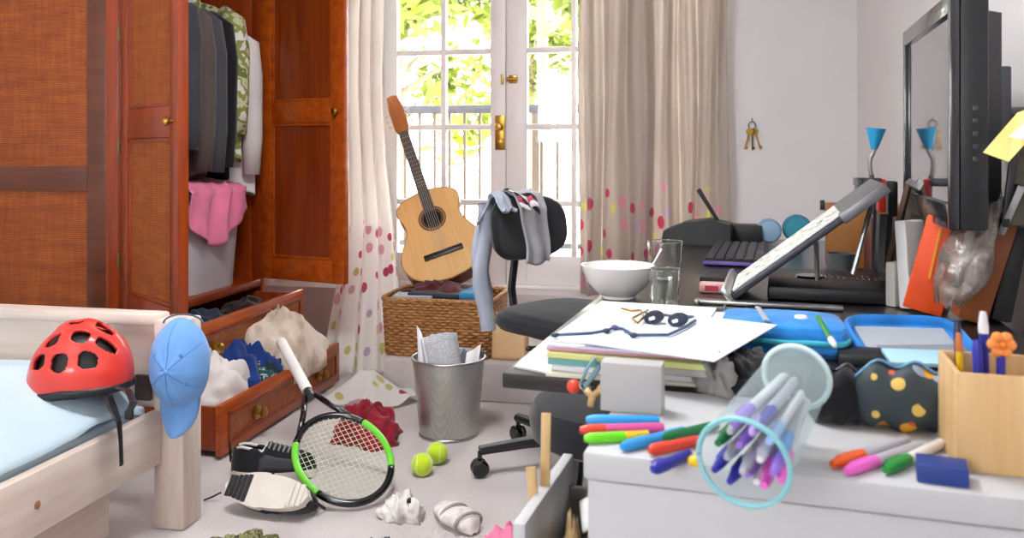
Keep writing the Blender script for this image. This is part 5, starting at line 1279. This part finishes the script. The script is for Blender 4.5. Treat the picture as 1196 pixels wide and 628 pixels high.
# red and black tool
rtl = thing('staple_gun', 'red and black staple gun standing behind the reading stand', 'tool', Vector((*atd(1030, 250, 2.05)[:2], .651)))
o_ = MW[rtl.name].translation
bm = BM(); box(bm, atd(1029, 228, 2.05), (.018, .03, .08), None, .005); part('red_grip', bm, mat('tool_red', 'E23424', .4), rtl, True)
bm = BM(); box(bm, atd(1041, 232, 2.06), (.022, .04, .085), None, .004); tube(bm, [atd(1034, 250, 2.06), Vector((o_.x, o_.y, .651))], .02, 8); part('body', bm, M_black, rtl, True)
bm = BM(); box(bm, atd(1013, 212, 2.04), (.06, .03, .018), Matrix.Identity(4), .003); box(bm, atd(1003, 218, 2.04), (.016, .03, .04), None, .003); part('head', bm, M_dsteel, rtl, True)
# brown cardboard box and books
bm = BM(); box(bm, (0, 0, .085), (.20, .12, .17), None, .003); solo('cardboard_box', bm, mat('card_brown', '9A6430', .8, nz=(7, .15)), 'brown cardboard box behind the reading stand', 'box', loc=Vector((*atd(1010, 300, 2.35)[:2], .651)), rz=RZ5)
bm = BM(); box(bm, (0, 0, .07), (.07, .09, .14), None, .003); solo('dark_red_box', bm, mat('card_darkred', '5A2A1C', .6), 'small dark brown box in front of the cardboard box', 'box', loc=Vector((*atd(1030, 300, 2.2)[:2], .651)), rz=RZ5+.1)
bm = BM(); lathe(bm, [(0, 0), (.035, 0), (.035, .06), (.032, .06), (.032, .004), (0, .004)], 24); solo('grey_mug', bm, mat('mug_grey', '5A5C5E', .4), 'dark grey mug standing under the reading stand', 'mug', loc=Vector((*atd(982, 320, 2.15)[:2], .651)))
bm = BM(); box(bm, (0, 0, .09), (.026, .06, .175), Matrix.Rotation(math.radians(-4), 4, 'Y'), .004); solo('white_box_file', bm, mat('file_white', 'ECEBEA', .6), 'upright white box file beside the orange folder', 'box file', loc=Vector((*atd(1068, 357, 1.72)[:2], .651)), rz=RZ5-.75)
bm = BM(); box(bm, (0, 0, .045), (.022, .06, .09), None, .003); solo('cream_tag', bm, mat('tag_cream', 'D8D4CC', .6), 'small cream block left of the white box file', 'block', loc=Vector((*atd(1050, 340, 1.76)[:2], .651)), rz=RZ5-.7)
bm = BM(); box(bm, (0, 0, .095), (.07, .016, .185), Matrix.Rotation(math.radians(14), 4, 'Y') @ Matrix.Translation((0, 0, .0)), .003)
of = solo('orange_folder', bm, mat('folder_orange', 'F2541A', .5), 'bright orange folder leaning below the television', 'folder', loc=Vector((*atd(1076, 330, 1.66)[:2], .655)), rz=RZ5-.15)
bm = BM(); box(bm, (.04, -.0095, .11), (.016, .003, .018)); part('patch', bm, mat('patch_grey', '4A6A86', .5), of)
bm = BM(); box(bm, (.0, -.0095, .12), (.004, .003, .1), Matrix.Rotation(.2, 4, 'Y')); part('spine_line', bm, mat('line_yellow', 'F0A020', .5), of)
fr_ = thing('picture_frame', 'dark slanted frame with silver bar in front of the television', 'frame', Vector((*atd(1085, 235, 1.85)[:2], .651)))
bm = BM(); tube(bm, [atd(1062, 213, 1.9), atd(1120, 244, 1.68)], .010, 4); part('top_bar', bm, mat('bar_silver', '8E8C8C', .35, .7), fr_, True, label='silver top bar')
bm = BM(); tube(bm, [atd(1062, 213, 1.9), atd(1040, 300, 1.9), atd(1034, 336, 1.9)], .008, 4); part('side_bar', bm, mat('bar_brown', '5A4436', .5), fr_, True)
bm = BM(); q = [atd(1064, 217, 1.93), atd(1120, 247, 1.72), atd(1104, 338, 1.80), atd(1040, 322, 1.95)]
vs0 = [bm.verts.new(p) for p in q]; bm.faces.new(vs0); part('picture', bm, mat('picture_dark', '4A4234', .6, nz=(12, .4)), fr_, True, sm=False, solid=.008)
oc = thing('orange_pot', 'small orange pot with white rim below the white file', 'pot', at(1096, 356, .651))
bm = BM(); lathe(bm, [(0, 0), (.022, 0), (.027, .045), (.025, .045), (0, .006)], 24); part('body', bm, mat('pot_orange', 'E0541C', .4), oc)
bm = BM(); tube(bm, [(.027*math.cos(2*PI*i/24), .027*math.sin(2*PI*i/24), .046) for i in range(25)], .003, 6); part('rim', bm, M_paper, oc, sm=True)
# crumpled clear plastic bag, brown paper, dark bag
bm = BM()
def bagf(u, v):
    a = 2*PI*u; p0 = atd(1108, 355, 1.5); p1 = atd(1156, 222, 1.55); c = p0.lerp(p1, v)
    r = .05*math.sin(PI*(.12+.8*v))**.7
    w = 1+.35*nz((math.cos(a)*1.2, math.sin(a)*1.2, v*3), 1.5, 3)+.18*abs(nz((math.cos(a)*3, math.sin(a)*3, v*6), 1.3, 4))
    return c+Vector((r*w*math.cos(a)*.8, r*w*math.sin(a), .004*math.sin(a*7)))
grid(bm, bagf, 48, 40, closeu=True); 
def plastic_mat():
    k = NT('crinkled_plastic').set(.12, spec=.8); k.l(k.ramp(k.noise(22, 4), [(.35, '5E5248'), (.6, '9A9088'), (.75, 'D8D4D0')]), k.b.inputs['Base Color']); k.bump(k.noise(55, 4), .7, .008)
    tr = k.n('ShaderNodeBsdfTransparent'); ms = k.n('ShaderNodeMixShader'); ms.inputs[0].default_value = .62; k.l(tr.outputs[0], ms.inputs[1]); k.l(k.b.outputs[0], ms.inputs[2]); k.l(ms.outputs[0], k.out.inputs['Surface']); return k.m
solo('plastic_bag', bm, plastic_mat(), 'crinkled silvery plastic bag leaning right of the orange folder', 'bag', sm=True)
bm = BM(); box(bm, (0, 0, .11), (.05, .07, .22), Matrix.Rotation(math.radians(16), 4, 'Y'), .004); solo('brown_book', bm, mat('book_brown', '8A4A1E', .5), 'brown book leaning behind the plastic bag', 'book', loc=Vector((*atd(1130, 365, 1.6)[:2], .655)), rz=RZ5)
bm = BM(); box(bm, (0, 0, .09), (.035, .09, .18), Matrix.Rotation(math.radians(10), 4, 'Y'), .006); solo('black_speaker', bm, M_black, 'upright black speaker at the right end behind the pen pot', 'speaker', loc=Vector((*atd(1163, 372, 1.62)[:2], .653)), rz=RZ5)
sf = thing('phone', 'silver edged phone leaning on top of the clutter by the television', 'phone', M=frame_from((.28, -.25, .93), (0, 1, 0), atd(1165, 268, 1.52)))
bm = BM(); box(bm, (0, 0, .045), (.012, .045, .09), None, .004); part('body', bm, M_blackg, sf); bm = BM(); box(bm, (-.0, -.0235, .045), (.012, .003, .092), None, .001); part('edge', bm, M_steel, sf)
bm = BM(); tube(bm, [atd(1165, 268, 1.535), Vector((*atd(1163, 268, 1.60)[:2], .82))], .004, 6); part('stand_leg', bm, M_dsteel, sf, True)
# noticeboard at the right edge with yellow notes
nbp = atd(1186, 240, 1.45)
nb = thing('notice_board', 'small dark board with pale frame at the right edge', 'board', (nbp.x+.03, nbp.y+.05, .651), RZ5)
bm = BM(); box(bm, (.05, .0, .26), (.20, .012, .15), Matrix.Rotation(math.radians(6), 4, 'Y'), .002); part('board', bm, mat('board_olive', '4A4636', .6, nz=(20, .4)), nb)
bm = BM(); box(bm, (-.05, -.008, .26), (.012, .012, .16), Matrix.Rotation(math.radians(6), 4, 'Y'), .002); part('frame_edge', bm, mat('frame_black', '1E1E22', .4), nb)
for sx in (.03, .12):
    bm = BM(); tube(bm, [(sx+.03, .004, .22), (sx, .03, 0)], .005, 8); part('leg', bm, M_black, nb)
yn = thing('sticky_note', 'yellow sticky note stuck at the top of the dark board', 'note', atd(1172, 168, 1.36))
q = [atd(1148, 178, 1.36), atd(1188, 132, 1.38), atd(1214, 122, 1.37), atd(1212, 152, 1.35), atd(1178, 189, 1.345)]
bm = BM(); bm.faces.new([bm.verts.new(p) for p in q]); part('note', bm, mat('note_yellow', 'F2E08A', .7, nz=(10, .05)), yn, True, sm=False, solid=.002)
q = [atd(1178, 160, 1.35), atd(1200, 140, 1.355), atd(1216, 140, 1.35), atd(1210, 168, 1.34), atd(1190, 162, 1.34)]
bm = BM(); bm.faces.new([bm.verts.new(p) for p in q]); part('white_slip', bm, M_paper, yn, True, sm=False, solid=.001)
bm = BM(); tube(bm, [atd(1200, 150, 1.37), Vector((nbp.x+.06, nbp.y+.045, .98))], .003, 6); part('clip', bm, M_dsteel, yn, True)

# ---- keys on the back wall, small hook
ky = thing('keys', 'bunch of brass keys hanging on the back wall', 'keys', (.262, YB-.012, .95))
bm = BM(); tube(bm, [(0, .012, .15), (0, -.008, .15), (0, -.008, .165)], .003, 6); part('hook', bm, M_brass, ky)
bm = BM(); tube(bm, [(.016*math.cos(2*PI*i/20), 0, .132+.018*math.sin(2*PI*i/20)) for i in range(21)], .0025, 6); part('ring', bm, M_dsteel, ky, sm=True)
for i, (dx, a) in enumerate(((-.014, -.25), (.0, .02), (.014, .3))):
    m_ = Matrix.Translation((dx*.6, -.004+.003*i, .118)) @ Matrix.Rotation(-a, 4, 'Y')
    bm = BM(); lathe(bm, [(0, .002), (.016, .002), (.016, -.002), (0, -.002)], 16, m_ @ Matrix.Translation((0, 0, -.014)) @ Matrix.Rotation(PI/2, 4, 'X')); box(bm, (0, 0, -.062), (.008, .003, .075), m_); box(bm, (.006, 0, -.09), (.008, .003, .012), m_)
    part('key', bm, M_brass if i != 1 else mat('dark_brass', '6A5428', .4, .9), ky)
hkx = atd(965, 238, 3.8)
bm = BM(); box(bm, (0, -.004, .02), (.02, .008, .045), None, .003); tube(bm, [(0, -.008, .03), (0, -.02, .02), (0, -.018, .005)], .004, 6); solo('wall_hook', bm, M_dsteel, 'small dark hook on the back wall above the teal speaker', 'hook', loc=(.57, YB-.002, .70))
# unseen ceiling fitting, added to go with the overhead fill light
cl2 = thing('fill_light_housing', 'flat white housing added above the ceiling fill light', 'lamp', (-.75, 1.5, 2.38))
bm = BM(); box2(bm, (-.32, -.32, .0), (.32, .32, .069), .01); part('housing', bm, M_white, cl2)
